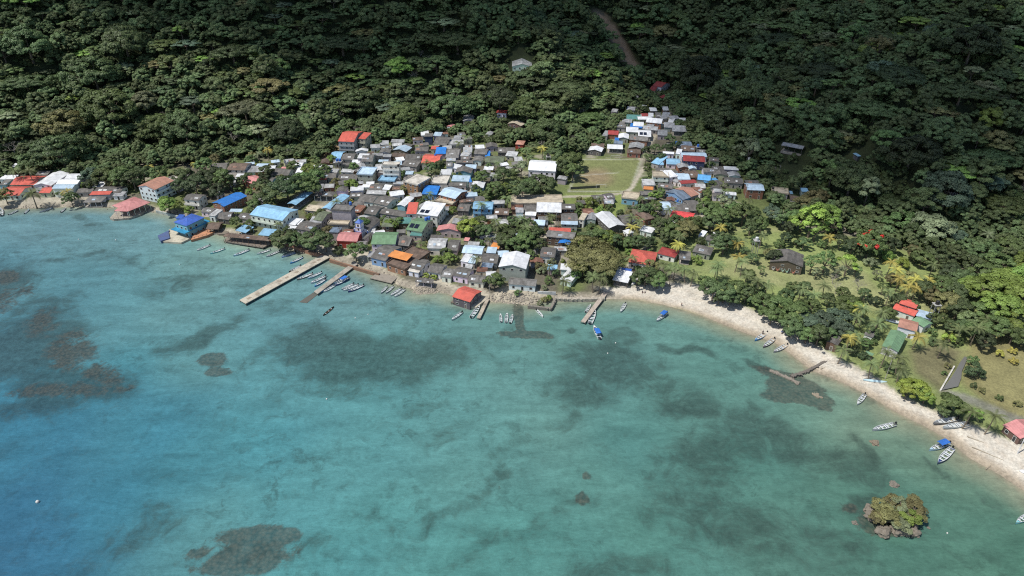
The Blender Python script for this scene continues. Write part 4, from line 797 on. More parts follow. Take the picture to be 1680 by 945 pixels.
deck('quay', 'pale concrete quay beside the red-roofed house on the water', 'quay', C7, [(430,770),(480,775),(578,700),(585,600),(520,640)], 1.25, color=(.46,.42,.33))
deck('jetty', 'narrow concrete jetty at the end of the pale quay', 'jetty', C7, [(482,853),(510,860),(580,712),(560,700)], 1.2, color=(.44,.38,.3), piles=True)
deck('deck_platform', 'timber deck under the red-roofed house on the water', 'deck', C7, [(280,735),(432,772),(520,680),(380,650)], 1.2, mat='wood', color=(.16,.13,.1), piles=True)
deck('deck_platform', 'broken timber platform on piles at the rocky shore', 'deck', C6, [(790,548),(955,588),(1005,540),(850,505)], 1.0, mat='wood', color=(.27,.24,.2), piles=True)
deck('deck_platform', 'pale stone terrace in front of the royal blue restaurant', 'deck', C2, [(180,830),(115,925),(270,935),(345,900),(350,865),(300,860)], 1.0, color=(.50,.46,.36), rail=False)
deck('deck_platform', 'blue painted deck at the seaward tip of the royal blue restaurant', 'deck', C2, [(88,880),(112,922),(182,900),(172,850),(180,838)], 1.6, color=(.07,.11,.24))
deck('deck_platform', 'orange terrace with a dark railing beside the royal blue restaurant', 'deck', C2, [(345,915),(470,880),(530,850),(440,820),(385,835)], 1.3, color=(.50,.24,.13), rail=True)
deck('deck_platform', 'dark stone landing joining the orange terrace to the shore', 'deck', C2, [(530,852),(560,868),(640,870),(640,845),(580,825)], 1.0, color=(.2,.17,.13))
deck('deck_platform', 'two-level timber deck under the long brown terrace roof', 'deck', C2, [(602,925),(905,975),(960,945),(955,890),(640,870)], 1.2, mat='wood', color=(.2,.17,.14), piles=True, rail=True)
deck('deck_platform', 'curved stone deck around the pink-roofed pavilion', 'deck', C1, [(850,745),(880,755),(1000,745),(1090,715),(1165,650),(1160,625),(1010,640),(890,700)], 1.1, color=(.36,.33,.27), rail=True)
house(C1, (992,694), (1166,624), (1010,592), 4.6, 'h', 'pink', 'w', 'pavilion', 'open pink-roofed pavilion standing over the water left of the hotel', 'Wo', 'pavilion')
house(C1, (885,690), (985,694), (940,640), 4.5, 'h', 'pink', 'w', 'pavilion', 'lower pink roof at the pointed seaward end of the pavilion', 'Wo', 'pavilion')
house(C7, (290,692), (430,736), (505,645), 4.4, 'g', 'red', 'd', 'pier_house', 'red-roofed house on a dark timber deck over the water', 'W', 'house')
house(C2, (595,887), (925,921), (957,892), 4.2, 'g', 'brown', 'br', 'terrace_roof', 'long brown open terrace roof over the water in front of the light blue hall', 'Wo', 'terrace', p=.1)
rb = house(C2, (312,808), (452,740), (190,786), 7.2, 'h', 'royal', 'bl', 'restaurant', 'royal blue hipped restaurant with a lighter blue lower roof on the water', 'W', 'restaurant')
q = MB(); q.box(-8.2, -5.3, 3.9, 8.2, 5.0, 4.15); q.build('lower_roof', M['sheet'], rb, (.03, .28, .5))
house(C2, (226,746), (272,750), (297,724), 4.6, 's', 'royal', 'bl', 'shed', 'small royal blue shed behind the blue restaurant', 'Wn', 'shed')
q = deck('canopy', 'sunken timber frame in the water off the narrow pier', 'frame', C6, [(240,735),(300,742),(385,675),(350,660)], .12, -.3, mat='wood', color=(.1,.1,.085))
seawall('seawall', 'brown brick seawall between the two piers', [(541,425),(584,438),(622,449)], .9, 1.7, color=(.24,.14,.09))
seawall('seawall', 'rust-coloured promenade wall under the waterfront trees', [(442,394),(480,403),(510,413),(530,418)], 1.0, 1.6, color=(.32,.17,.11))
seawall('seawall', 'rough stone wall along the planted plot left of the wooden jetty', [(911,488),(940,489),(970,489),(992,488)], 1.6, 1.5, mat='rock', color=(.42,.38,.31))
seawall('seawall', 'low grey wall along the water below the white hotel', [(256,345),(285,352),(300,357)], .8, 1.5, color=(.36,.4,.38))
seawall('seawall', 'dark square stone wall enclosing the small planted plot', [(866,501),(904,505),(912,487)], .9, 1.5, mat='rock', color=(.22,.2,.17))
seawall('seawall', 'low white kerb wall beside the marsh stream', [(1543,640),(1562,607),(1566,600)], .5, 1.9, 0, color=(.6,.58,.52))
seawall('breakwater', 'grey stone breakwater lying off the beach', [(1264,607),(1285,616),(1298,622),(1311,628)], 1.2, .45, mat='rock', color=(.25,.22,.18), cat='breakwater')
seawall('breakwater', 'short broken piece of breakwater in the dark reef', [(1334,645),(1345,652)], 1.4, .3, mat='rock', color=(.27,.23,.17), cat='breakwater')
seawall('groyne', 'dark stone groyne running from the sand to the breakwater', [(1298,616),(1316,611),(1332,604),(1345,597),(1360,590)], 1.0, 1.0, mat='rock', color=(.16,.14,.12), cat='groyne')
seawall('garden_wall', 'pale wall in front of the long waterfront house with white front', [(882,478),(912,479)], .4, 2.6, 0, color=(.5,.52,.52))
def rock_bm(r, n=2, sq=.7):
    import bmesh
    bm = bmesh.new(); bmesh.ops.create_icosphere(bm, subdivisions=n, radius=1)
    ph = [random.uniform(0, 9) for _ in range(6)]
    for v in bm.verts:
        c = v.co; k = 1 + .28 * math.sin(3 * c.x + ph[0]) * math.sin(3.4 * c.y + ph[1]) + .16 * math.sin(7 * c.z + ph[2]) * math.cos(6 * c.x + ph[3]) + random.uniform(-.09, .09)
        v.co = Vector((c.x * k * r, c.y * k * r, c.z * k * r * sq))
    return bm
def merge_rocks(name, items, mat, color, label=None, cat=None, kind=None):
    """items: (x, y, z, r) merged as one heap"""
    protos = []
    for _ in range(8):
        bm = rock_bm(1, 1); protos.append((np.array([v.co[:] for v in bm.verts]), [[v.index for v in f.verts] for f in bm.faces])); bm.free()
    V, F, b = [], [], 0
    for x, y, z, r in items:
        pv, pf = random.choice(protos); a = random.uniform(0, 6.28); ca, sa = math.cos(a), math.sin(a)
        vv = pv * r; vv = np.stack([vv[:, 0] * ca - vv[:, 1] * sa + x, vv[:, 0] * sa + vv[:, 1] * ca + y, vv[:, 2] + z], 1); V.append(vv); F += [[i + b for i in f] for f in pf]; b += len(pv)
    me = bpy.data.meshes.new(name); me.from_pydata(np.vstack(V).tolist(), [], F); me.materials.append(mat)
    o = bpy.data.objects.new(name, me); col.objects.link(o); o.color = (*color, 1); return tag(o, label, cat, None, kind)
items = []
for i in range(2, 23):
    a, b = coast[i], coast[i + 1]; L = np.linalg.norm(b - a)
    for k in range(int(L * 2.0)):
        q = a + (b - a) * random.random(); off = random.gauss(.4, 1.2); d = (b - a) / L; q = q + np.array([-d[1], d[0]]) * off
        r = random.uniform(.18, .65); items.append((q[0], q[1], max(0, min(off, 3) * .35) + random.uniform(-.1, .2), r))
for cu, cv, k, sp in ((690,478,160,3.5),(700,477,120,4),(846,491,140,5),(828,490,80,4),(790,488,40,3),(868,492,60,3),(895,494,50,2.5)):
    q = plane(cu, cv, 1)
    for _ in range(k): x, y = q[0] + random.gauss(0, sp), q[1] + random.gauss(0, sp * .45); items.append((x, y, th(x, y) + .1, random.uniform(.2, .6)))
merge_rocks('shore_rubble', items, M['rock'], (.34, .30, .24), kind='stuff')
# islet and lone rocks
ic = plane(1462, 858)
def islet_rock(u, v, r, sq, label, color=(.19, .17, .14)):
    bm = rock_bm(r, 4, sq); me = bpy.data.meshes.new('rock'); bm.to_mesh(me); bm.free(); me.materials.append(M['rock'])
    o = bpy.data.objects.new('rock', me); col.objects.link(o); q = plane(u, v); o.location = (q[0], q[1], 0); o.color = (*color, 1); tag(o, label, 'rock'); return o
t = empty('rock_islet', (ic[0], ic[1], 0), 0, 'small jagged rock islet carrying yellow-green bushes off the beach', 'islet')
for k in range(20):
    a = random.uniform(0, 6.28); rr = random.random() ** .5 * 6.5; x = rr * math.cos(a) * 1.25; y = rr * math.sin(a) * .85
    r = random.uniform(.8, 2.2); bm = rock_bm(r, 3, .75); me = bpy.data.meshes.new('boulder'); bm.to_mesh(me); bm.free(); me.materials.append(M['rock'])
    o = bpy.data.objects.new('boulder', me); col.objects.link(o); o.parent = t; o.location = (x, y, .1 + max(0, 1 - rr / 9)); o.color = (.20, .175, .14, 1); o.rotation_euler = (0, 0, random.uniform(0, 6))
islet_rock(1435, 727, 1.5, .5, 'lone brown rock in the shallows below the grey moored boat', (.22, .18, .13))
islet_rock(1402, 858, .9, .5, 'low dark rock just left of the bushy islet'); islet_rock(1466, 795, 1.3, .6, 'dark rock on the inland side of the bushy islet'); islet_rock(1523, 866, .5, .5, 'small rock right of the bushy islet')

# blue and white church
q1, _ = hit(588, 396); rz = math.atan2(plane(606, 403, q1[2])[1] - plane(588, 396, q1[2])[1], plane(606, 403, q1[2])[0] - plane(588, 396, q1[2])[0])
ch = empty('church', (q1[0] + 1, q1[1] + 4, q1[2]), rz * .5, 'small blue and white church with a central bell tower facing the sea', 'church')
q = MB(); q.extr([(-4, -1), (4, -1), (4, 4.6), (0, 6.2), (-4, 4.6)], 0, 13, 'y'); q.build('wall', M['wall'], ch, (.66, .68, .7))
q = MB(); q.extr([(-4.4, 4.6), (0, 6.4), (4.4, 4.6), (4.4, 4.45), (0, 6.24), (-4.4, 4.45)], .3, 13.3, 'y'); q.build('roof', M['cement'], ch, (.1, .095, .09))
q = MB(); q.box(-1.5, -2.2, -1, 1.5, .9, 9.2); q.build('tower', M['wall'], ch, (.7, .72, .74))
q = MB()
for x in (-1.52, 1.36): q.box(x, -2.28, 0, x + .16, -2.203, 9.2)
for z in (4.4, 6.6, 9.2): q.box(-1.65, -2.35, z, 1.65, 1.05, z + .15)
q.build('blue_trim', M['wall'], ch, (.06, .14, .5))
q = MB(); q.add([(-1.6,-2.3,9.36),(1.6,-2.3,9.36),(1.6,1.,9.36),(-1.6,1.,9.36),(0,-.65,11.2)], [(0,1,4),(1,2,4),(2,3,4),(3,0,4),(3,2,1,0)]); q.build('spire', M['sheet'], ch, (.08, .18, .55))
q = MB(); q.box(-.08,-.73,11.1,.08,-.57,12.6); q.box(-.4,-.73,12.0,-.081,-.57,12.15); q.box(.081,-.73,12.0,.4,-.57,12.15); q.build('cross', M['wall'], ch, (.7,.7,.7))
q = MB(); q.box(-.7, -2.26, 0, .7, -2.18, 2.6); q.build('door', M['glass'], ch)
for z, r in ((5.1, .45), (7.3, .5)): q = MB(); q.box(-r, -2.26, z, r, -2.18, z + 1.2); q.build('window', M['glass'], ch)
for s in (-2.8, 2.8): q = MB(); q.box(s - .4, -.08, 1.6, s + .4, .03, 3.4); q.build('window', M['glass'], ch); q = MB(); q.box(s - .25 + math.copysign(1.0, s), -.1, 0, s + .25 + math.copysign(1.0, s), -.005, 4.4); q.build('blue_pilaster', M['wall'], ch, (.06, .14, .5))
# hammocks hung in the front of the dark house
hh = [o for o in col.objects if o.name == 'hammock_house'][0]
for k, (x, c_) in enumerate(((-5.2, (.5,.48,.45)), (-3.3, (.5,.2,.15)), (-1.0, (.35,.5,.42)), (.8, (.3,.5,.4)), (3.6, (.5,.2,.15)))):
    P = MB(); cr = Matrix.Rotation(hh.rotation_euler.z, 4, 'Z'); dpt = max(abs(v.co.y) for v in [c for c in hh.children if c.name.startswith('roof')][0].data.vertices)
    for i in range(9):
        s0 = i / 9; s1 = (i + 1) / 9; f = lambda s: (1.4 * (s - .5), 2.3 - 1.25 * math.sin(math.pi * s))
        x0, z0 = f(s0); x1, z1 = f(s1); P.add([(x0, -.3, z0), (x1, -.3, z1), (x1, .3, z1 - .1), (x0, .3, z0 - .1), (x0, -.3, z0 - .5), (x1, -.3, z1 - .5)], [(0, 1, 2, 3), (0, 4, 5, 1)])
    o = P.build('hammock', M['paint'], None, c_, fix=False); lv = cr @ Vector((x, -dpt - .45, 0)); o.location = hh.location + lv; o.rotation_euler = hh.rotation_euler
    tag(o, ['pale grey', 'brick-red', 'mint green', 'green', 'dark red'][k] + ' hammock hanging on the front of the dark wooden lawn house', 'hammock', 'hammocks on the dark wooden house')

# ------------------------------------------------------------------ boats
def make_boat(canopy=False, dark=False, motor=True):
    t = empty('motorboat', (0, 0, 0)); N = 13; L = 8.0
    st_ = []
    for i in range(N):
        s = i / (N - 1); x = -L / 2 + L * s; w = .88 * min(1, .82 + .5 * s) * (1 - max(0, (s - .45) / .55) ** 2.3) + .02; g = .62 + .42 * max(0, s - .4) ** 1.5 * 1.6; k = -.22 + .5 * max(0, s - .72) ** 1.4 * 2
        st_.append((x, w, g, k))
    def shell(ins, zt):
        V = []
        for x, w, g, k in st_:
            w_ = max(w - ins, .01)
            V += [(x, -w_, g - zt), (x, -w_ * .86, .12 + (.1 if zt else 0)), (x, -w_ * .3, k + ins * 1.6), (x, w_ * .3, k + ins * 1.6), (x, w_ * .86, .12 + (.1 if zt else 0)), (x, w_, g - zt)]
        return V
    A = shell(0, 0); B = shell(.1, .0); m = MB(); n = len(A)
    fs = []; 
    for i in range(N - 1):
        for j in range(5): a = i * 6 + j; fs.append((a, a + 1, a + 7, a + 6))
    m.add(A, fs, 0); m.add(B, [tuple(reversed(f)) for f in fs], 1)
    m.f += [(i * 6, i * 6 + 6, n + i * 6 + 6, n + i * 6) for i in range(N - 1)] + [(n + i * 6 + 5, n + i * 6 + 11, i * 6 + 11, i * 6 + 5) for i in range(N - 1)]; m.m += [1] * (2 * N - 2)
    m.f += [(0, 1, 2, 3, 4, 5)]; m.m += [0]; m.f += [(n + 5, n + 4, n + 3, n + 2, n + 1, n)]; m.m += [1]
    m.build('hull', [M['paint'], M['boat_in']], t, (.5, .5, .5), fix=False)
    for k, s in enumerate((.2, .34, .48, .62, .76)):
        x, w, g, kk = st_[int(s * (N - 1))]; q = MB(); q.box(x - .17, -w + .11, g - .26, x + .17, w - .11, g - .19); q.build('bench', M['boat_seat'], t)
    q = MB(); x, w, g, kk = st_[10]; q.add([(st_[10][0], -st_[10][1] + .1, st_[10][2] - .03), (st_[10][0], st_[10][1] - .1, st_[10][2] - .03), (st_[12][0], 0, st_[12][2] - .02), (st_[10][0], -st_[10][1] + .1, st_[10][2] - .09), (st_[10][0], st_[10][1] - .1, st_[10][2] - .09), (st_[12][0], 0, st_[12][2] - .08)], [(0, 1, 2), (5, 4, 3), (0, 3, 4, 1), (1, 4, 5, 2), (2, 5, 3, 0)]); q.build('foredeck', M['paint'], t)
    if motor: q = MB(); q.box(-L/2 - .45, -.2, .5, -L/2 - .02, .2, 1.15); q.box(-L/2 - .3, -.09, -.5, -L/2 - .08, .09, .5); q.build('outboard_motor', M['motor'], t)
    if canopy:
        c_ = MB()
        for x in (-2.6, .2):
            for y in (-.75, .75): c_.tube((x, y, .5), (x, y, 1.9), .035, n=4)
        c_.build('canopy_frame', M['metal'], t); c_ = MB(); c_.extr([(-.95, 1.88), (-.5, 2.02), (.5, 2.02), (.95, 1.88), (.95, 1.83), (.5, 1.97), (-.5, 1.97), (-.95, 1.83)], -2.8, .4, 'x'); c_.build('canopy', M['sheet'], t, (.03, .17, .6))
    return t
M['boat_in'] = plain('boat_inside', (.55, .57, .56), .5); M['boat_seat'] = plain('boat_bench', (.62, .66, .68), .5)
pb, pc_ = make_boat(), make_boat(True); used = {id(pb): 0, id(pc_): 0}
def boat(p0, p1, color, label, canopy=False, beach=False, z=0., dim=None):
    pr = pc_ if canopy else pb
    t = pr if used[id(pr)] == 0 else copy_tree(pr); used[id(pr)] += 1
    zz = z
    a, b = plane(*p0, .4 + zz), plane(*p1, .4 + zz)      # stern, bow
    L = np.linalg.norm(b - a); s = L / 8.0; c = (a + b) / 2
    if beach: zz = th(*c) + .15 * s
    t.location = (c[0], c[1], zz); t.rotation_euler = (0, 0, math.atan2(b[1] - a[1], b[0] - a[0])); sw = min(max(s * .98, .6), 1.45)
    t.scale = (s, sw if not dim else dim, max(.8, min(s, 1.2)))
    for ch_ in t.children:
        if ch_.name.startswith(('hull', 'foredeck')): ch_.color = (*color, 1)
    tag(t, label, 'boat', 'boats moored along the village shore' if not beach else 'boats drawn up on the sand'); return t
WH, PB, BB, TQ, GY, DK, NV = (.62,.64,.64), (.38,.55,.66), (.04,.28,.62), (.22,.55,.58), (.36,.4,.42), (.06,.05,.045), (.03,.06,.2)
BO = [((2,354),(1,342),GY,'grey boat cut by the left edge of the picture'),((14,352),(30,345),GY,'grey moored boat second from the left edge'),((40,350),(48,343),PB,'short pale blue boat off the red-roofed shore restaurants'),
 ((86,341),(65,348),GY,'long grey boat below the white warehouses'),((100,348),(108,341),GY,'small dark boat right of the long grey one below the warehouses'),
 ((344,402),(323,411),WH,'white boat with dark stripe nearest the orange terrace'),((368,408),(345,416),TQ,'turquoise boat off the brown terrace roof'),((408,410),(383,420),PB,'large white and blue boat off the brown terrace roof'),
 ((443,410),(421,417),(.42,.55,.55),'pale green-grey boat close to the terrace corner'),((458,412),(437,421),GY,'slim grey boat beside the terrace corner'),((484,414),(462,422),(.2,.3,.55),'white boat with blue stripes under the promenade wall'),
 ((496,422),(476,432),BB,'bright blue empty boat left of the long pier'),((493,436),(474,446),DK,'dark boat tied against the left side of the long pier'),((503,445),(482,454),NV,'navy striped boat just right of the long pier'),
 ((512,449),(487,459),(.25,.22,.2),'brown-edged boat between the piers, second from the long pier'),((527,447),(505,457),PB,'pale blue boat between the piers nearest the shore'),((534,453),(510,465),WH,'white boat with blue benches between the piers'),
 ((534,458),(516,470),BB,'bright blue boat against the left side of the narrow pier'),((544,466),(526,479),BB,'bright blue boat against the right side of the narrow pier'),((549,468),(531,479),WH,'small white boat outside the bright blue one at the narrow pier'),
 ((567,454),(547,465),PB,'pale blue boat right of the narrow pier beside the canopied one'),((580,465),(560,475),GY,'grey boat nearest shore in the trio right of the narrow pier'),
 ((587,467),(563,477),WH,'white boat in the middle of the trio right of the narrow pier'),((596,468),(571,479),NV,'dark blue boat on the right of the trio beside the narrow pier'),
 ((635,470),(625,481),GY,'grey boat leftmost of the four off the broken platform'),((645,470),(633,481),GY,'second from left of the four boats off the broken platform'),((658,473),(641,485),WH,'third from left of the four boats off the broken platform'),
 ((664,475),(647,487),WH,'rightmost of the four boats off the broken platform'),((758,512),(741,525),WH,'white boat alone left of the red-roofed house on the water'),((773,521),(787,502),WH,'white and blue boat tied beside the narrow concrete jetty'),
 ((822,528),(821,515),WH,'white boat left of a close pair, off the stony beach'),((830,529),(832,514),WH,'white boat in the middle of three off the stony beach'),((837,530),(841,516),(.4,.42,.4),'grey boat on the right of three off the stony beach'),
 ((880,508),(891,520),WH,'white boat at the corner of the square planted plot'),((961,512),(969,500),WH,'white boat against the left side of the wooden jetty'),((968,531),(976,508),(.5,.6,.66),'pale boat with blue inside against the right side of the wooden jetty'),
 ((1026,498),(1018,512),WH,'small white boat in the shallows right of the wooden jetty'),((1270,556),(1252,570),(.16,.12,.16),'dark red-edged boat at the waterline right of the blue one'),
 ((1291,566),(1269,578),(.35,.33,.36),'grey boat with red stern at the waterline nearest the groyne'),((1419,647),(1406,664),WH,'white boat just off the sand below the overturned canoe'),
 ((1468,696),(1431,706),(.4,.43,.45),'large light grey boat in the shallows above the lone rock'),((1562,736),(1538,761),NV,'navy blue boat with white benches at the lower beach'),
 ((1694,842),(1666,859),TQ,'turquoise-edged boat cut by the right edge of the picture'),((1258,546),(1238,559),BB,'bright blue boat with white benches at the waterline')]
for a, b, c, lab in BO: boat(a, b, c, lab)
boat((572,456), (549,469), NV, 'boat with dark blue canopy at the right side of the narrow pier', True)
boat((984,556), (974,535), WH, 'white boat with blue canopy moored off the end of the wooden jetty', True); boat((1094,513), (1077,527), WH, 'white boat with bright blue canopy moored off the wide sand', True)
boat((1557,727), (1524,739), PB, 'pale boat with blue canopy beside the navy one at the lower beach', True)
boat((1570,687), (1531,694), (.2,.21,.22), 'grey boat with dark inside drawn up below the round bush', beach=True, z=1.2)
boat((1587,695), (1547,701), (.45,.5,.52), 'pale grey boat drawn up beside the darker one on the sand', beach=True, z=1.2)
boat((1485,533), (1450,524), (.3,.4,.6), 'blue-grey boat stored beside the red-roofed garden house', beach=True, z=1.8).location.z += .2
# overturned canoe / long dark dugout / upturned white hull
def canoe(p0, p1, color, label, z, w=.45, over=False):
    t = empty('canoe', (0, 0, 0), 0, label, 'canoe'); m = MB(); N = 13; L = 1.0; A = []; B = []
    for i in range(N):
        s = i / (N - 1) * 2 - 1; ww = w * (1 - abs(s) ** 2.4) + .02; g = .45 + .15 * s * s
        A += [(s, -ww, g), (s, -ww * .7, .12), (s, 0, 0), (s, ww * .7, .12), (s, ww, g)]; B += [(s, -ww * .85, g), (s, -ww * .6, .2), (s, 0, .1), (s, ww * .6, .2), (s, ww * .85, g)]
    fs = [(i * 5 + j, i * 5 + j + 1, i * 5 + j + 6, i * 5 + j + 5) for i in range(N - 1) for j in range(4)]; m.add(A, fs); m.add(B, [tuple(reversed(f)) for f in fs]); n = len(A)
    m.f += [(i * 5, i * 5 + 5, n + i * 5 + 5, n + i * 5) for i in range(N - 1)] + [(n + i * 5 + 4, n + i * 5 + 9, i * 5 + 9, i * 5 + 4) for i in range(N - 1)]; m.m += [0] * (2 * N - 2)
    m.build('hull', M['paint'], t, color, fix=False)
    a, b = plane(*p0, z + .2), plane(*p1, z + .2); c = (a + b) / 2; L = np.linalg.norm(b - a)
    t.location = (c[0], c[1], z + (.62 if over else -.1)); t.rotation_euler = (math.pi if over else 0, 0, math.atan2(b[1] - a[1], b[0] - a[0])); t.scale = (L / 2, 1, 1)
    if not over:
        for s in (-.5, 0, .5): q = MB(); q.box(s - .03, -w * .7, .32, s + .03, w * .7, .38); q.build('bench', M['boat_seat'], t)
    return t
canoe((530,518), (548,503), (.07,.05,.03), 'dark wooden dugout canoe alone on open water below the piers', 0, .55)
canoe((1416,623), (1455,627), (.5,.68,.74), 'long pale blue overturned canoe lying on the sand', th(*plane(1435, 625, 1.6)), .6, True)
canoe((1036,468), (1046,457), (.7,.7,.68), 'white hull upturned on the sand beside the beach bar', th(*plane(1041, 462, 1.6)), .9, True)
canoe((1672,772), (1690,776), (.7,.7,.7), 'white upturned hull on the sand at the right edge', th(*plane(1680, 774, 1.5)), .8, True)
# buoys
for k, (u, v, r) in enumerate(((62,824,.55),(129,393,.3),(190,394,.3),(536,655,.3),(1010,563,.28),(997,580,.28),(583,522,.28),(604,516,.25),(1554,875,.25),(295,434,.25))):
    q = plane(u, v); bm = rock_bm(r, 2, 1.) ; bm.free()
    import bmesh
    bm = bmesh.new(); bmesh.ops.create_uvsphere(bm, u_segments=12, v_segments=8, radius=r); me = bpy.data.meshes.new('buoy'); bm.to_mesh(me); bm.free(); me.materials.append(M['trim'])
    o = bpy.data.objects.new('buoy', me); col.objects.link(o); o.location = (q[0], q[1], r * .4); tag(o, None, 'buoy', 'white mooring buoys'); autolabel(o, 'white mooring buoy floating', u, v)
# football goals
def goal(u0, v0, u1, v1, label):
    a = hit(u0, v0)[0]; b = hit(u1, v1)[0]; c = (a + b) / 2; d = b - a; L = np.linalg.norm(d[:2]); t = empty('football_goal', tuple(c), math.atan2(d[1], d[0]), label, 'football goal')
    for s in (-1, 1): q = MB(); q.tube((s * L / 2, 0, -.2), (s * L / 2, 0, 2.2), .09); q.build('post', M['trim'], t)
    q = MB(); q.tube((-L / 2, 0, 2.2), (L / 2, 0, 2.2), .09); q.build('crossbar', M['trim'], t)
goal(978, 309, 994, 308, 'white football goal at the seaward end of the pitch'); goal(1002, 261, 1017, 261, 'pale football goal at the inland end of the pitch')
# dark net fence behind the near goal
a = hit(936, 311)[0]; b = hit(984, 308)[0]; q = MB(); d = (b - a)[:2]; L = np.linalg.norm(d); q.box(0, -.03, 0, L, .03, 1.6); o = q.build('net_fence', M['wood'], None, (.05, .06, .05)); o.location = tuple(a); o.rotation_euler = (0, 0, math.atan2(d[1], d[0])); tag(o, 'low dark net fence behind the seaward goal', 'fence')
# poles
def pole(u, v, h, label, nm='utility_pole', lean=0, color=(.4,.38,.35), arm=True, r=.13):
    p = hit(u, v)[0]; t = empty(nm, tuple(p), random.uniform(0, 3), label, 'pole'); t.rotation_euler.y = R(lean); q = MB(); q.tube((0, 0, -.4), (0, 0, h), r, r * .75); q.build('pole', M['concrete'], t, color)
    if arm: q = MB(); q.box(-.9, -.06, h - .6, .9, .06, h - .48); q.build('crossarm', M['wood'], t, (.2, .17, .14))
pole(369, 364, 11, None, color=(.5,.5,.48)); pole(1452, 622, 9, None); pole(1545, 600, 0.1, None) if False else None
for k, (u, v) in enumerate(((369,364),(1453,622),(748,390),(912,372),(837,300),(551,318),(565,318),(1161,287),(1173,290),(1222,325),(560,398),(915,386),(1268,296),(1276,293),(803,480),(882,200),(870,318))):
    if k > 1: pole(u, v, 8.5, None)
for o in [o for o in col.objects if o.name.startswith('utility_pole') and 'label' not in o]:
    s = ct * o.location.y - st * (o.location.z - CAM_H); uu = 840 + FPX * o.location.x / s; vv = 472.5 + FPX * (CAM_H - o.location.z - 0) / s * ct - 0
    from mathutils import Vector as _V
    dz = o.location.z - CAM_H; zc = o.location.y * ct - dz * st; vv = 472.5 - FPX * (o.location.y * st + dz * ct) / zc; uu = 840 + FPX * o.location.x / zc
    o['group'] = 'utility poles of the village'; autolabel(o, 'grey concrete utility pole standing', uu, vv)
pole(1669, 744, 12, 'tall white leaning mast on the sand beside the pink beach house', 'mast', 6, (.7,.7,.7), False, .2)
pole(1107, 479, 2.6, 'left thin post of the volleyball net on the sand', 'net_post', 0, (.5,.5,.5), False, .06); pole(1113, 467, 2.6, 'far thin post of the volleyball net on the sand', 'net_post', 0, (.5,.5,.5), False, .06)
# water tanks
def tank(u, v, dz, color, label, r=.8, h=1.4, tower=0):
    p = hit(u, v, dz)[0]; t = empty('water_tank', (p[0], p[1], p[2] - (tower or 0)), 0, label, 'water tank')
    z0 = tower
    if tower:
        for sx in (-1, 1):
            for sy in (-1, 1): q = MB(); q.box(sx * 1.1 - .1, sy * 1.1 - .1, -.5, sx * 1.1 + .1, sy * 1.1 + .1, tower - .2); q.build('leg', M['concrete'], t, (.3, .3, .3))
        q = MB(); q.box(-1.4, -1.4, tower - .2, 1.4, 1.4, tower); q.build('platform', M['concrete'], t, (.35, .35, .33))
    q = MB(); q.tube((0, 0, z0), (0, 0, z0 + h), r, r * .95, 12); q.tube((0, 0, z0 + h), (0, 0, z0 + h + .25), r * .9, r * .35, 12); q.build('tank', M['tank'], t, color)
BLU, BLK, WTK = (.03, .14, .5), (.02, .02, .022), (.6, .62, .62)
tank(*cpt(C3, (345, 398)), 6, BLU, 'left of the two blue water tanks below the red-roofed tower house', tower=5.9); tank(*cpt(C3, (368, 398)), 6, BLU, 'right of the two blue water tanks below the red-roofed tower house', tower=5.9)
tank(*cpt(C3, (1107, 360)), 5.2, BLU, 'blue water tank on the red roof left of the bright blue one'); tank(*cpt(C3, (1035, 855)), 9, BLU, 'left of two blue tanks above the green solar roof'); tank(*cpt(C3, (1058, 850)), 9, BLU, 'right of two blue tanks above the green solar roof')
tank(*cpt(C3, (450, 735)), 9, BLU, 'blue water tank on top of the windowless grey block'); tank(*cpt(C4, (848, 360)), 9, BLK, 'black water tank above the big white hall', tower=2); tank(*cpt(C5, (708, 500)), 4, BLU, 'blue water tank left of the blue-grey roof by the valley lane')
tank(*cpt(C5, (875, 522)), 5, BLU, 'blue water tank against the dark trees by the valley houses', tower=4); tank(*cpt(D3, (385, 65)), 9.5, WTK, 'white water tank on tall legs standing in the lawn', tower=9.3)
tank(*cpt(D4, (650, 278)), 9.5, BLK, 'black water tank on a concrete tower behind the garden houses', tower=9.3); tank(*cpt(D1, (512, 520)), 4, BLK, 'black water tank on the flat tan house by the forest', .6, 1.); tank(*cpt(C8, (905, 145)), 4, BLU, 'blue tank on the dark roofs above the scarlet one', .6, 1.)
tank(*cpt(C3, (820, 440)), 12, BLK, 'black tank on the tall white block terrace', .7, 1.2)

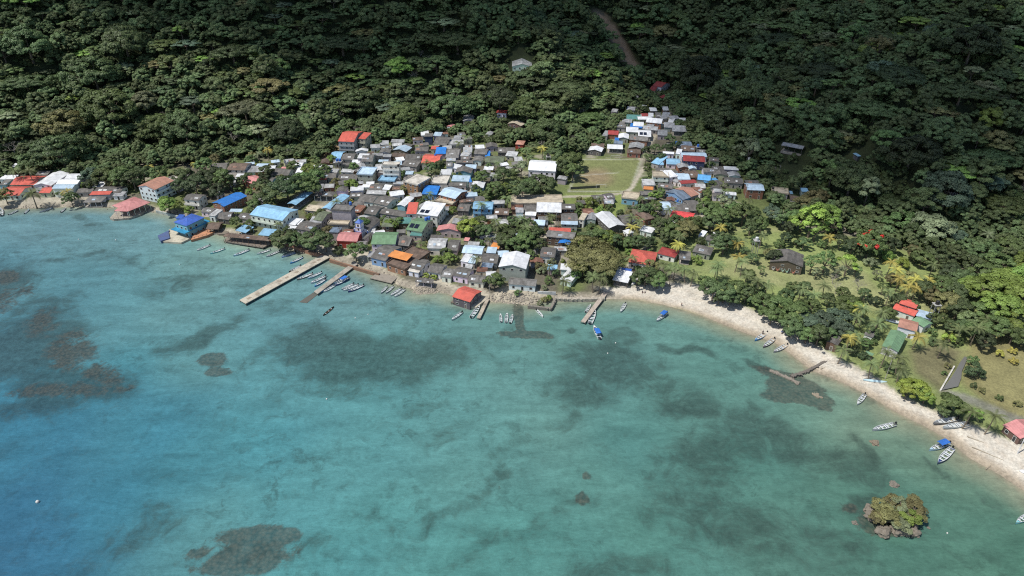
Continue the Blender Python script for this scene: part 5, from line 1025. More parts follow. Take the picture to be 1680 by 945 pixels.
# ------------------------------------------------------------------ people on the beach
def person(u, v, yaw, label, shirt, short, sit=False, zadd=0, wet=False):
    p = hit(u, v)[0]; t = empty('person', (p[0], p[1], max(p[2], 0) + zadd), yaw, label, 'person')
    if sit: J = {'pel': (0,0,.16), 'ch': (0,-.12,.55), 'nk': (0,-.14,.72), 'hd': (0,-.13,.86), 'k': (.14,.42,.42), 'f': (.14,.7,.05), 'el': (.28,.0,.42), 'ha': (.22,.3,.38)}
    else: J = {'pel': (0,0,.95), 'ch': (0,0,1.35), 'nk': (0,0,1.5), 'hd': (0,.02,1.64), 'k': (.11,.05,.5), 'f': (.13,0,.06), 'el': (.3,-.04,1.1), 'ha': (.32,.1,.85)}
    V = [J['pel'], J['ch'], J['nk'], J['hd']]; E = [(0,1),(1,2),(2,3)]; Rr = [.16,.19,.07,.12]
    for s in (-1, 1):
        b = len(V); m = lambda k: (J[k][0] * s, J[k][1], J[k][2])
        hp = (.1 * s, J['pel'][1], J['pel'][2] - .02); V += [hp, m('k'), m('f'), (m('f')[0], m('f')[1] + .18, m('f')[2] - .02)]; E += [(0,b),(b,b+1),(b+1,b+2),(b+2,b+3)]; Rr += [.1,.075,.05,.045]
        b = len(V); sh = (.2 * s, J['ch'][1], J['ch'][2] + .05); V += [sh, m('el'), m('ha'), (m('ha')[0], m('ha')[1] + .08, m('ha')[2] - .05)]; E += [(1,b),(b,b+1),(b+1,b+2),(b+2,b+3)]; Rr += [.07,.05,.038,.03]
    me = bpy.data.meshes.new('body'); me.from_pydata(V, E, []); o = bpy.data.objects.new('body', me); col.objects.link(o); o.parent = t
    md = o.modifiers.new('skin', 'SKIN'); o.modifiers.new('sub', 'SUBSURF').levels = 1
    for i, r in enumerate(Rr): me.skin_vertices[0].data[i].radius = (r, r)
    me.skin_vertices[0].data[0].use_root = True; me.materials.append(M['skin'])
    z0, z1 = J['pel'][2], J['ch'][2] + .12; y0, y1 = J['pel'][1], J['ch'][1]
    for nm, c_, a, b, ra, rb_ in (('shirt', shirt, (0, y0, z0 + .05), (0, y1, z1), .2, .24), ('shorts', short, (0, y0, z0 - .18), (0, y0, z0 + .06), .21, .2)):
        q = MB(); q.tube(a, b, ra, rb_, 10); q.build(nm, M['wall'], t, c_)
    q = MB(); h = J['hd']; q.tube((h[0], h[1] - .02, h[2] + .0), (h[0], h[1] - .03, h[2] + .13), .135, .07, 10); q.build('hair', M['motor'], t)
person(1054, 480, 2.8, 'person sitting on the sand, left of a pair, in a dark shirt', (.05,.05,.07), (.1,.1,.2), True); person(1058, 480, 2.8, 'person sitting on the sand, right of a pair, in a pale shirt', (.4,.4,.42), (.05,.05,.1), True)
person(1118, 502, 1., 'person standing by the water on the wide sand', (.2,.1,.08), (.05,.08,.2)); person(1282, 548, 2., 'person walking on the sand below the beach trees in blue', (.1,.2,.45), (.3,.3,.3))
person(1251, 548, 2.5, 'person in dark clothes standing at the stern of the bright blue boat', (.05,.05,.08), (.03,.03,.05)); person(1321, 565, 1., 'person crossing the sand near the groyne', (.4,.38,.35), (.08,.08,.1))
for k, (u, v, a, L) in enumerate(((1600,722,-.7,5),(1620,745,-.75,9),(1623,767,.5,4),(1350,605,.3,2))):
    p = hit(u, v)[0]; q = MB(); q.tube((-L/2, 0, .15), (L/2, .3, .12), .16, .1, 7); o = q.build('driftwood_log', M['wood'], None, (.35,.3,.22)); o.location = tuple(p); o.rotation_euler = (0, 0, a)
    tag(o, ['pale driftwood log lying near the palms on the lower sand', 'long pale driftwood log on the lower sand', 'short yellowish log at the waterline', 'short log beside the groyne'][k], 'log')

# ------------------------------------------------------------------ trees
def quads_mesh(name, P, Nn, size, tone, mat, tilt=.38, asp=.7, extra=None):
    """one small leaf-cluster face at each point P with rough normal Nn"""
    k = len(P); g = rng.normal(size=(k, 3)) * tilt; Nn = Nn + g; Nn /= np.linalg.norm(Nn, axis=1)[:, None] + 1e-9
    a = rng.normal(size=(k, 3)); U = np.cross(Nn, a); U /= np.linalg.norm(U, axis=1)[:, None] + 1e-9; Vv = np.cross(Nn, U)
    s = (size * rng.uniform(.6, 1.35, k))[:, None]; U = U * s; Vv = Vv * s * asp
    co = np.stack([P - U - Vv * .4, P - U * .1 - Vv, P + U - Vv * .1, P + U * .2 + Vv], 1).reshape(-1, 3)
    me = bpy.data.meshes.new(name); me.vertices.add(4 * k); me.vertices.foreach_set('co', co.astype(np.float32).ravel()); me.loops.add(4 * k); me.loops.foreach_set('vertex_index', np.arange(4 * k, dtype=np.int32))
    me.polygons.add(k); me.polygons.foreach_set('loop_start', np.arange(0, 4 * k, 4, dtype=np.int32)); me.update(calc_edges=True)
    at = me.attributes.new('tone', 'FLOAT', 'POINT'); at.data.foreach_set('value', np.repeat(tone, 4).astype(np.float32))
    me.materials.append(mat)
    if extra is not None: me.materials.append(extra[0]); me.polygons.foreach_set('material_index', extra[1].astype(np.int32))
    return me
def crown_pts(Rr, Hc, z0, ncl, per, flat=.6, rmin=.16, rmax=.3, top=1.0, hollow=.5):
    """clumps over the upper part of an uneven ellipsoid; leaves over every clump's own dome"""
    P, N_, T = [], [], []
    k = 0; ph = rng.uniform(0, 6.28, 4)
    cl = []
    while k < ncl:
        th_ = rng.uniform(0, 2 * math.pi); cz = rng.uniform(-.25, 1) ; rr = math.sqrt(max(0, 1 - cz * cz)) * rng.uniform(hollow, 1) ** .5
        wob = 1 + .22 * math.sin(2 * th_ + ph[0]) + .14 * math.sin(3 * th_ + ph[1])
        c = np.array([math.cos(th_) * rr * Rr * wob, math.sin(th_) * rr * Rr * wob, z0 + Hc * cz * rng.uniform(.75, 1.08)])
        r = Rr * rng.uniform(rmin, rmax); cl.append((c, r)); k += 1
    for c, r in cl:
        n = int(per * (r / (Rr * (rmin + rmax) / 2)) ** 2); d = rng.normal(size=(n, 3)); d /= np.linalg.norm(d, axis=1)[:, None]; d[:, 2] = np.where(d[:, 2] < -.35, -d[:, 2], d[:, 2])
        rad = r * rng.uniform(.72, 1.05, n)[:, None]; p = c + d * rad * np.array([1, 1, flat]); P.append(p)
        out = (c - np.array([0, 0, z0 - .3 * Hc])); out = out / (np.linalg.norm(out) + .01); N_.append(d + .35 * out + np.array([0, 0, .35])); T.append(np.full(n, rng.uniform(.72, 1.3)) * rng.uniform(.85, 1.15, n))
    return np.vstack(P), np.vstack(N_), np.concatenate(T), cl
def trunk_mb(h, r, limbs, lean=0.):
    m = MB(); p = Vector((0, 0, -1.)); pts = [p, Vector((lean * .3, 0, h * .35)), Vector((lean, 0, h * .62))]
    for i in range(2): m.tube(pts[i], pts[i + 1], r * (1.15 - .3 * i), r * (.9 - .3 * i), 7)
    for c in limbs: m.tube(pts[-1], c, r * .5, r * .12, 5)
    return m
PROT = {}
def proto(kind, me, tr): PROT.setdefault(kind, []).append((me, tr))
def dome(kind, Rr, Hc, z0, ncl, per, leaf, **k):
    P, N_, T, cl = crown_pts(Rr, Hc, z0, ncl, per, **k); me = quads_mesh('crown_mesh', P, N_, leaf, T, M['leaf'])
    tr = trunk_mb(z0, Rr * .045 + .12, [Vector(c[0]) for c in cl[:9]]).mesh('trunk_mesh', M['bark']); proto(kind, me, tr)
for i in range(7): dome('dome', 5, 3.2 + .5 * (i % 3), 6.0, 34 + 4 * i, 130, .30, flat=.7)
for i in range(4): dome('tall', 5, 5.2, 8.5, 46, 120, .30, flat=.75, rmin=.17, rmax=.28)
for i in range(4): dome('umb', 5, 1.5, 6.4, 46, 100, .25, flat=.32, rmin=.14, rmax=.26, hollow=.25)
dome('giant', 15, 3.6, 7.5, 190, 110, .34, flat=.34, rmin=.10, rmax=.17, hollow=.15)
for i in range(3): dome('bigdome', 11, 6.5 + i, 8.5, 120, 115, .40, flat=.62, rmin=.13, rmax=.24)
for i in range(3): dome('bush', 2.5, 2.3, 1.2, 24, 110, .17, flat=.85, rmin=.22, rmax=.36)
for i in range(3): dome('loose', 4, 2.8, 5.2, 20, 60, .27, flat=.6, rmin=.16, rmax=.26)
# grey leafless kind
for i in range(2):
    m = MB(); m.tube((0, 0, -1), (0, 0, 4), .3, .2, 6)
    def br(p, d, L, r, k):
        q = p + d * L; m.tube(p, q, r, r * .6, 4)
        if k:
            for _ in range(3): br(q, (d + Vector((random.gauss(0, .6), random.gauss(0, .6), random.gauss(.05, .35)))).normalized(), L * .68, r * .55, k - 1)
    for _ in range(6): br(Vector((0, 0, 3.6)), Vector((random.gauss(0, .7), random.gauss(0, .7), .9)).normalized(), 2.4, .13, 3)
    me = m.mesh('bare_mesh', M['palebark'] if 'palebark' in M else M['bark']); proto('bare', me, None)
M['palebark'] = plain('pale_bark', (.34, .31, .27), .9)
for me, _ in PROT['bare']: me.materials.clear(); me.materials.append(M['palebark'])
# palms
def palm(i):
    P = []; F = []; T = []; h = 6.6 + .5 * i
    for k in range(17):
        az = k * 2.399 + random.uniform(-.2, .2); up = random.uniform(.05, 1.0); L = random.uniform(3.9, 4.9); n = 9; p = np.array([0, 0, h]); ang = up
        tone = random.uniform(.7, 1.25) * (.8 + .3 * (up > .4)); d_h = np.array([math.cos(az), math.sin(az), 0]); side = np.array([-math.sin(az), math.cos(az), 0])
        for s in range(n):
            q = p + (d_h * math.cos(ang) + np.array([0, 0, math.sin(ang)])) * L / n; w = .72 * math.sin(math.pi * min(1, (s + 1.2) / (n + .6))) + .12
            for sg in (-1, 1):
                for f0, f1 in ((0, .42), (.5, .92)):
                    a = p + (q - p) * f0; b_ = p + (q - p) * f1; tip = (a + b_) / 2 + side * sg * w + (q - p) * .55 + np.array([0, 0, -.38 * w]); i0 = len(P); P += [a, b_, tip]; F.append((i0, i0 + 1, i0 + 2)); T += [tone] * 3
            p = q; ang -= .185
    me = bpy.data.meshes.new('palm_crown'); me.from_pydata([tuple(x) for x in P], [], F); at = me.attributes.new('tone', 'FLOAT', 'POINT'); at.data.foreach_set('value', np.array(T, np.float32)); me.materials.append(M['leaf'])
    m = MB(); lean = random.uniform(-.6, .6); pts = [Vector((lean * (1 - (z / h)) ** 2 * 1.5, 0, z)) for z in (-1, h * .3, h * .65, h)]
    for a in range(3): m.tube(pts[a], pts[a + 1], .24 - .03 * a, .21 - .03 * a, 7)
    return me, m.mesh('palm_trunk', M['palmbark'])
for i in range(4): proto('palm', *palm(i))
# flame tree: leaves with red sprays
P, N_, T, cl = crown_pts(5, 2.6, 5.5, 46, 120, flat=.5, hollow=.3); idx = ((P[:, 2] > 5.6) & (vnoise(P[:, 0] + 50, P[:, 1] + 50, 1.3) > .71)).astype(int)
proto('flame', quads_mesh('flame_mesh', P, N_, .26, T, M['leaf'], extra=(M['flower'], idx)), trunk_mb(5.5, .35, [Vector(c[0]) for c in cl[:8]]).mesh('trunk_mesh', M['bark']))
HC = {'bigdome': 12.5, 'giant': 9.5, 'dome': 7.5, 'tall': 10.5, 'umb': 7.0, 'bush': 1.8, 'loose': 6.2, 'bare': 6.0, 'palm': 7.3, 'flame': 6.5}; RN = {'bigdome': 12., 'giant': 16., 'dome': 5.4, 'tall': 5.4, 'umb': 5.6, 'bush': 2.8, 'loose': 4.4, 'bare': 5, 'palm': 3.9, 'flame': 5.4}
NAME = {'bigdome': 'broadleaf_tree', 'giant': 'umbrella_tree', 'dome': 'broadleaf_tree', 'tall': 'broadleaf_tree', 'umb': 'umbrella_tree', 'bush': 'shrub', 'loose': 'young_tree', 'bare': 'leafless_tree', 'palm': 'coconut_palm', 'flame': 'flame_tree'}
def tree(kind, loc, s, color, label=None, group=None, name=None, sz=None, var=None, cat=None):
    me, tr = PROT[kind][random.randrange(len(PROT[kind])) if var is None else var % len(PROT[kind])]
    t = empty(name or NAME[kind], tuple(loc), random.uniform(0, 6.28)); t.scale = (s * random.uniform(.92, 1.08), s * random.uniform(.92, 1.08), sz or s)
    t['category'] = cat or ('palm' if kind == 'palm' else 'shrub' if kind == 'bush' else 'tree')
    c = bpy.data.objects.new('crown', me); col.objects.link(c); c.parent = t; c.color = (*color, 1)
    if tr: q = bpy.data.objects.new('trunk', tr); col.objects.link(q); q.parent = t
    if label: t['label'] = label
    if group: t['group'] = group
    return t
G = {'dk': (.050,.072,.032), 'md': (.078,.112,.045), 'gr': (.095,.14,.048), 'br': (.15,.22,.05), 'lm': (.22,.29,.055), 'ol': (.15,.145,.06), 'bl': (.075,.11,.07), 'pa': (.16,.185,.10), 'ye': (.36,.32,.08), 'gy': (.14,.13,.10), 'pm': (.135,.17,.07)}
GN_ = {'dk': 'dark green', 'md': 'mid green', 'gr': 'green', 'br': 'bright green', 'lm': 'lime green', 'ol': 'olive', 'bl': 'blue-green', 'pa': 'pale green', 'ye': 'yellowing', 'gy': 'grey', 'pm': 'grey-green'}
TREES = []
def T(u, v, r, kind='dome', c='md', label=None, group=None):
    """a tree whose crown centre stands at photo pixel (u, v) with crown radius r pixels"""
    s = r / 3.2 / RN[kind]
    for _ in range(3): p, sc = hit(u, v, HC[kind] * s * (.78 if kind == 'dome' and r > 20 else 1)); s = r / sc / RN[kind]
    if kind == 'palm': s = min(max(s, 1.0), 1.65)
    z = th(p[0], p[1]); sz = s * (.78 if kind == 'dome' and r > 20 else 1)
    if z < .2: z = .2
    if abs(u - 1475) < 60 and v > 800: z = 1.9; c_ = plane(u, v, 3.0); p = (c_[0], c_[1]); s *= 1.8
    t = tree(kind, (p[0], p[1], z), s, G[c], label, group, sz=sz)
    if not label: autolabel(t, f"{'large ' if r > 26 else 'small ' if r < 9 and kind != 'palm' else ''}{GN_[c]} {NAME[kind].replace('_', ' ')}", u, v)
    if not group: t['group'] = {'palm': 'coconut palms of the village and beach', 'bush': 'shrubs between the houses'}.get(kind, 'trees of the village and beach')
    TREES.append((p[0], p[1], s * RN[kind])); return t
def TC(o_, L):
    for e in L:
        u, v = cpt(o_, e[:2]); T(u, v, *e[2:])
TL = [(274,331,16,'dome','br'),(287,334,12,'dome','br'),(311,344,9,'bush','br'),(387,362,11,'dome','gr'),(410,377,8,'bush','dk'),
 (464,386,22,'dome','md'),(486,391,15,'dome','md'),(512,388,24,'dome','md'),(532,390,19,'dome','md'),(499,395,12,'dome','gr'),(555,411,10,'bush','md'),(582,408,17,'dome','gr'),(594,363,15,'dome','gr'),
 (468,300,30,'dome','dk'),(450,312,24,'dome','md'),(494,293,24,'dome','gr'),(505,300,20,'dome','gr'),(318,297,26,'dome','dk'),(341,287,24,'dome','dk'),(365,289,20,'dome','gr'),(428,300,15,'dome','md'),(372,296,12,'dome','ol'),(398,294,11,'dome','md'),(357,308,16,'dome','dk'),(435,278,14,'dome','md'),
 (300,285,18,'dome','md'),(335,268,16,'dome','gr'),(290,300,14,'dome','dk'),(405,294,12,'bush','md'),(433,290,10,'dome','dk'),(420,322,7,'bush','gr'),
 (146,284,16,'dome','bl'),(170,283,18,'dome','gr'),(196,285,20,'dome','gr'),(216,290,18,'dome','md'),(185,295,16,'bush','ol'),(232,280,18,'dome','md'),(258,282,16,'dome','gr'),(160,300,12,'bush','md'),(205,300,14,'bush','gr'),(148,300,12,'dome','dk'),(228,298,10,'bush','pm'),
 (6,318,14,'dome','ol'),(114,322,14,'dome','md'),(125,306,12,'bush','md'),(100,318,8,'bush','gr'),
 (855,272,16,'loose','pa'),(855,272,14,'bare','gy'),(889,296,22,'dome','md'),(857,305,20,'dome','md'),(872,300,14,'dome','gr'),(826,282,14,'dome','md'),(936,258,22,'dome','gr'),(940,276,16,'dome','gr'),(925,268,16,'dome','md'),(912,250,18,'dome','md'),(792,287,12,'dome','gr'),(813,307,17,'dome','gr'),(800,320,12,'bush','gr'),(780,310,10,'bush','md'),(824,312,12,'dome','md'),
 (768,368,17,'dome','lm'),(787,362,14,'dome','gr'),(800,375,14,'dome','md'),(837,384,22,'dome','md'),(860,390,22,'dome','gr'),(876,380,17,'dome','md'),(845,398,16,'dome','gr'),(868,365,13,'dome','md'),(826,392,14,'dome','gr'),(885,398,12,'dome','md'),(850,370,12,'bush','gr'),(893,352,9,'bush','gr'),
 (737,420,11,'dome','br'),(748,424,8,'bush','md'),(700,452,6,'bush','lm'),(712,455,6,'bush','lm'),(720,385,7,'bush','gr'),(811,455,16,'dome','gr'),(820,462,10,'dome','md'),
 (973,414,56,'giant','ol','wide flat-topped olive umbrella tree standing among the roofs'),(955,438,12,'dome','br'),(945,448,10,'dome','gr'),(932,457,9,'bush','md'),(965,455,10,'bush','gr'),(990,438,14,'dome','ol'),
 (984,382,18,'dome','gr'),(998,388,16,'dome','br'),(966,385,16,'dome','md'),(1010,392,14,'dome','md'),(1055,340,12,'dome','md'),(1075,335,12,'dome','gr'),(1087,364,18,'dome','md'),(1104,376,18,'dome','gr'),(1123,372,22,'dome','ol'),(1138,362,14,'dome','gr'),(1110,360,14,'dome','md'),(1094,384,14,'dome','md'),
 (1047,392,14,'dome','md'),(1062,396,12,'dome','dk'),(1032,396,12,'dome','gr'),(1022,402,10,'bush','dk'),(1060,449,22,'dome','md'),(1080,455,16,'dome','gr'),(1045,455,12,'dome','md'),(985,345,10,'bush','br'),(970,333,12,'bush','br'),(950,340,10,'bush','gr'),(1075,318,10,'dome','br'),(1085,312,8,'dome','gr'),(1000,340,8,'bush','gr'),
 (1163,340,20,'dome','gr'),(1178,352,24,'dome','gr'),(1168,362,16,'dome','md'),(1189,330,18,'loose','pa'),(1189,396,18,'dome','md'),(1205,398,10,'bush','gr'),(1180,384,12,'dome','dk'),
 (1172,470,20,'dome','md'),(1190,474,20,'dome','md'),(1209,470,20,'dome','gr'),(1225,478,16,'dome','md'),(1160,460,14,'dome','gr'),(1200,484,14,'dome','md'),(1180,488,10,'dome','md'),
 (1255,492,20,'dome','gr'),(1278,498,26,'dome','gr'),(1268,512,18,'dome','gr'),(1308,511,28,'dome','gr'),(1300,530,20,'dome','md'),(1330,528,24,'dome','bl'),(1350,522,26,'dome','bl'),(1372,518,24,'dome','bl'),(1345,545,20,'dome','md'),(1325,545,16,'dome','gr'),(1385,535,18,'dome','bl'),(1393,494,22,'dome','gr'),(1405,502,16,'dome','br'),(1362,545,14,'dome','md'),(1290,482,14,'dome','md'),(1335,500,16,'dome','gr'),(1240,490,12,'dome','md'),
 (1272,418,15,'dome','dk'),(1264,412,10,'dome','ol'),(1279,400,11,'bush','gr'),(1195,398,12,'dome','gr'),(1334,428,18,'loose','gr'),(1356,424,22,'loose','gr'),(1392,428,20,'loose','lm'),(1374,470,12,'bare','gy'),(1410,465,12,'bare','gy'),(1368,455,10,'bare','gy'),(1430,432,12,'bush','pa'),(1375,440,14,'loose','pa'),(1340,445,10,'loose','pa'),(1322,470,14,'dome','md'),(1300,468,11,'dome','gr'),(1360,488,14,'dome','md'),(1385,478,12,'dome','gr'),(1420,480,12,'dome','md'),(1450,470,12,'loose','gr'),(1465,455,12,'dome','ol'),(1405,440,12,'loose','gr'),(1440,448,10,'loose','pa'),(1250,440,9,'loose','gr'),(1235,420,10,'dome','md'),(1230,448,11,'dome','gr'),(1222,410,10,'loose','md'),(1245,470,12,'dome','md'),(1475,490,14,'dome','md'),(1460,510,12,'dome','gr'),(1430,540,12,'dome','md'),(1422,560,10,'dome','gr'),(1500,500,12,'dome','md'),(1540,520,14,'dome','gr'),(1560,530,12,'dome','md'),(1530,545,8,'bush','gr'),(1545,500,12,'dome','ol'),(1290,388,12,'dome','dk'),(1320,395,12,'dome','md'),(1350,400,10,'bush','gr'),(1240,395,10,'bush','md'),(1308,400,8,'bush','dk'),(1612,640,6,'bush','ol'),(1640,652,7,'bush','gr'),(1598,632,6,'bush','md'),(1555,600,6,'bush','ol'),(1550,612,5,'bush','gr'),(1670,662,7,'bush','ol'),
 (1439,491,10,'dome','dk'),(1495,452,14,'dome','ol'),(1515,470,18,'dome','md'),(1548,462,20,'dome','gr'),(1530,480,16,'dome','ol'),(1558,490,20,'dome','ol'),(1575,500,20,'dome','md'),(1570,475,20,'dome','md'),(1590,520,18,'dome','pm'),(1600,538,18,'dome','gr'),(1618,555,16,'dome','dk'),(1582,532,14,'dome','md'),
 (1630,470,36,'dome','br'),(1655,455,34,'dome','br'),(1600,465,24,'dome','br'),(1680,480,34,'dome','br'),(1650,500,34,'dome','br'),(1620,505,24,'dome','gr'),(1675,520,30,'dome','br'),(1640,530,26,'dome','gr'),(1700,450,34,'dome','br'),(1615,440,22,'dome','gr'),(1645,428,24,'dome','gr'),(1690,425,28,'dome','br'),(1665,545,22,'dome','gr'),(1700,550,26,'dome','gr'),(1580,450,18,'dome','md'),(1560,440,18,'dome','dk'),(1595,428,18,'dome','md'),
 (1556,553,13,'loose','lm'),(1556,553,11,'bush','lm'),(1572,560,9,'bush','gr'),(1599,609,17,'bush','dk'),(1596,590,10,'bush','gr'),(1505,633,22,'dome','lm'),(1490,640,14,'dome','lm'),(1520,648,14,'dome','br'),(1562,660,20,'dome','gr'),(1580,668,14,'dome','gr'),(1550,670,12,'dome','md'),(1600,676,12,'dome','br'),
 (1450,520,10,'bush','gr'),(1433,560,8,'bush','gr'),(1416,583,9,'bush','dk'),(1400,570,10,'dome','dk'),(1460,605,10,'bush','md'),(1530,560,9,'bush','md'),(1640,580,8,'bush','ye'),(1662,575,8,'bush','ye'),(1664,592,8,'bush','ye'),(1480,600,7,'bush','dk'),
 (1335,352,30,'loose','lm'),(1318,360,22,'dome','br'),(1352,345,24,'dome','br'),(1340,372,20,'loose','br'),(1368,365,16,'loose','br'),(1300,352,16,'dome','gr'),(1221,346,20,'dome','gr'),(1238,352,16,'dome','md'),(1205,340,16,'dome','gr'),(1250,365,14,'dome','gr'),(1268,345,16,'dome','bl'),(1285,352,16,'dome','md'),(1296,370,12,'dome','dk'),(1232,370,14,'dome','md'),(1340,320,18,'dome','ol'),(1320,330,14,'dome','ol'),
 (1430,392,30,'flame','gr','green tree topped with red blossom at the upper edge of the lawn'),(1535,367,34,'dome','pa'),(1560,378,24,'dome','bl'),(1482,358,26,'dome','gr'),(1500,378,20,'dome','md'),(1460,398,16,'dome','dk'),(1400,400,16,'dome','dk'),(1380,392,14,'dome','dk'),(1415,410,12,'dome','md'),(1530,400,20,'dome','md'),(1515,420,16,'dome','gr'),(1545,418,18,'dome','md'),(1570,410,18,'dome','md'),(1500,410,14,'dome','ol'),(1455,420,12,'bush','br'),(1480,432,12,'bush','lm'),(1440,412,12,'bush','gr'),(1620,410,24,'dome','md'),(1660,400,24,'dome','gr'),
 (1452,838,11,'bush','ol'),(1475,832,12,'bush','pa'),(1500,836,11,'bush','ol'),(1490,848,11,'bush','br'),(1462,850,11,'bush','ol'),(1444,828,9,'bush','ol'),(1508,848,8,'bush','ol'),(1478,858,9,'bush','pa'),(1440,848,8,'bush','ol'),(1466,822,10,'bush','ol'),(1500,822,8,'bush','ol'),
 (895,493,7,'bush','ol'),(886,498,6,'bush','pa'),(900,488,6,'bush','br'),(1078,448,10,'dome','dk'),(640,300,8,'bush','br'),(690,330,8,'dome','md'),(697,325,8,'dome','md'),(750,290,10,'bush','gr'),(760,300,8,'bush','md'),(735,375,6,'bush','gr'),(655,312,6,'bush','br'),(635,318,7,'bush','br'),(550,300,10,'bush','ol'),(558,310,8,'bush','br'),(575,300,8,'dome','md'),(480,270,10,'dome','gr'),(520,285,14,'dome','gr'),(505,275,12,'dome','br'),(530,275,12,'dome','gr'),(545,262,10,'bush','br'),
 (707,272,12,'dome','md'),(720,268,10,'dome','md'),(715,282,9,'bush','gr'),(690,290,6,'bush','md'),(612,330,6,'bush','gr'),(645,352,7,'bush','br'),(640,365,12,'dome','br'),(655,362,10,'dome','gr'),(630,360,8,'bush','gr'),(560,350,8,'dome','br'),(505,345,8,'bush','ol'),(575,330,5,'bush','ye'),
 (790,400,8,'bush','gr'),(835,410,10,'bush','md'),(905,430,8,'bush','pa'),(890,445,9,'bush','pa'),(900,460,9,'bush','gr'),(912,446,7,'dome','md'),(893,472,6,'bush','pa'),(850,480,7,'bush','gr'),(700,400,6,'bush','ol'),(665,395,5,'bush','br'),(775,385,7,'bush','gr'),(1000,402,8,'bush','md'),(1140,410,8,'bush','md'),(1110,410,8,'bush','gr'),(1150,395,9,'bush','md'),(1090,405,8,'bush','gr'),(1045,440,6,'bush','gr'),(650,398,4,'bush','gr'),
 (1060,245,9,'dome','dk'),(1075,240,10,'dome','md'),(1085,255,9,'dome','dk'),(1070,260,9,'bush','md'),(1095,240,9,'dome','dk'),(1100,225,9,'dome','md'),(1110,235,8,'dome','dk'),(1062,275,8,'bush','gr'),(1070,285,8,'bush','gr'),(1060,295,7,'bush','gr'),(1170,300,9,'dome','md'),(1190,305,9,'loose','pa'),(1160,315,9,'dome','gr'),(1145,330,7,'bush','gr')]
TL += [(400,172,42,'giant','pa'),(175,165,44,'bigdome','gr'),(100,195,36,'bigdome','ol'),(95,238,42,'bigdome','md'),(300,200,38,'bigdome','md'),(235,160,24,'bigdome','pa'),(255,205,30,'bigdome','gr'),(470,205,32,'bigdome','dk'),(40,130,40,'giant','md'),(150,110,40,'bigdome','md'),
 (930,140,46,'giant','md'),(865,172,28,'bigdome','gr'),(900,205,30,'bigdome','md'),(960,190,30,'giant','gr'),(820,150,30,'bigdome','dk'),(740,165,32,'bigdome','md'),(660,180,30,'bigdome','gr'),(590,160,34,'bigdome','md'),(1230,240,26,'loose','pa'),(1350,110,40,'giant','dk'),(1480,118,50,'giant','dk'),(1580,145,46,'giant','md'),(1245,135,40,'bigdome','md'),
 (1620,255,46,'giant','md'),(1560,300,44,'bigdome','bl'),(1500,240,42,'bigdome','dk'),(1400,285,38,'bigdome','md'),(1440,175,44,'giant','md'),(560,65,42,'giant','dk'),(750,60,46,'giant','md'),(200,55,44,'bigdome','md'),(1150,110,40,'bigdome','dk'),(1190,190,34,'bigdome','dk'),(1650,330,40,'giant','gr'),(1600,60,44,'bigdome','dk'),(380,80,40,'giant','md'),(40,60,40,'bigdome','md'),(1470,330,34,'giant','md'),(1280,60,40,'giant','dk')]
for e in TL: T(*e)
# islet bushes stand on the rocks
PL = [(23,280,14,'pm'),(46,279,16,'pm'),(51,315,17,'pm'),(110,315,10,'ye'),(832,324,13,'pm'),(815,362,12,'pm'),(818,368,14,'pm'),(904,358,11,'pm'),(864,378,12,'pm'),(700,268,10,'pm'),(715,285,8,'pm'),
 (1037,355,13,'pm'),(1049,363,12,'pm'),(1037,382,9,'ye'),(1089,436,13,'pm'),(1108,436,15,'pm'),(1138,448,14,'pm'),(1115,391,10,'pm'),(1112,407,10,'ye'),(1182,378,9,'ye'),(994,448,13,'pm'),(1123,444,12,'pm'),(1177,447,8,'pm'),(1100,450,12,'pm'),(972,462,11,'pm'),(925,468,9,'pm'),(985,465,10,'pm'),
 (1174,450,9,'pm'),(1242,466,14,'pm'),(1251,385,13,'pm'),(1258,470,12,'pm'),(1333,490,13,'pm'),(1351,474,10,'pm'),(1412,510,13,'ye'),(1403,550,15,'pm'),(1210,432,9,'ye'),(1215,400,9,'pm'),(1314,482,10,'pm'),(1222,465,8,'pm'),(1208,406,8,'ye'),(1216,440,9,'pm'),
 (1473,466,11,'ye'),(1501,463,12,'ye'),(1524,463,12,'ye'),(1501,480,9,'ye'),(1488,482,8,'ye'),(1458,486,13,'pm'),(1415,514,13,'pm'),(1445,520,12,'pm'),(1440,534,12,'pm'),(1452,585,12,'pm'),(1478,603,18,'pm'),(1474,590,16,'pm'),(1503,562,9,'ye'),(1427,606,12,'pm'),(1382,580,12,'pm'),(1390,565,10,'ye'),(1405,525,12,'pm'),
 (1593,680,18,'pm'),(1628,692,15,'pm'),(1505,408,14,'pm'),(1418,348,11,'pm'),(1620,388,10,'pa'),(1600,548,12,'pm'),(1620,530,12,'pm'),(1575,545,12,'pm'),(1272,280,10,'pm'),(1316,290,9,'pm'),(1060,258,8,'pm'),(325,270,9,'pm'),(322,272,8,'ye'),(440,250,8,'ye'),(205,290,9,'ye'),(245,278,8,'ye'),(890,248,9,'ye'),(765,225,9,'pm'),(790,345,8,'pm'),(1360,395,9,'ye'),(1530,440,10,'pm'),(1460,440,9,'ye'),(1470,450,9,'ye'),(1545,575,9,'pm'),(1098,348,8,'pm'),(553,340,7,'pm'),(425,258,8,'pa'),(460,262,8,'pm')]
for u, v, r, c in PL: T(u, v, r, 'palm', c)

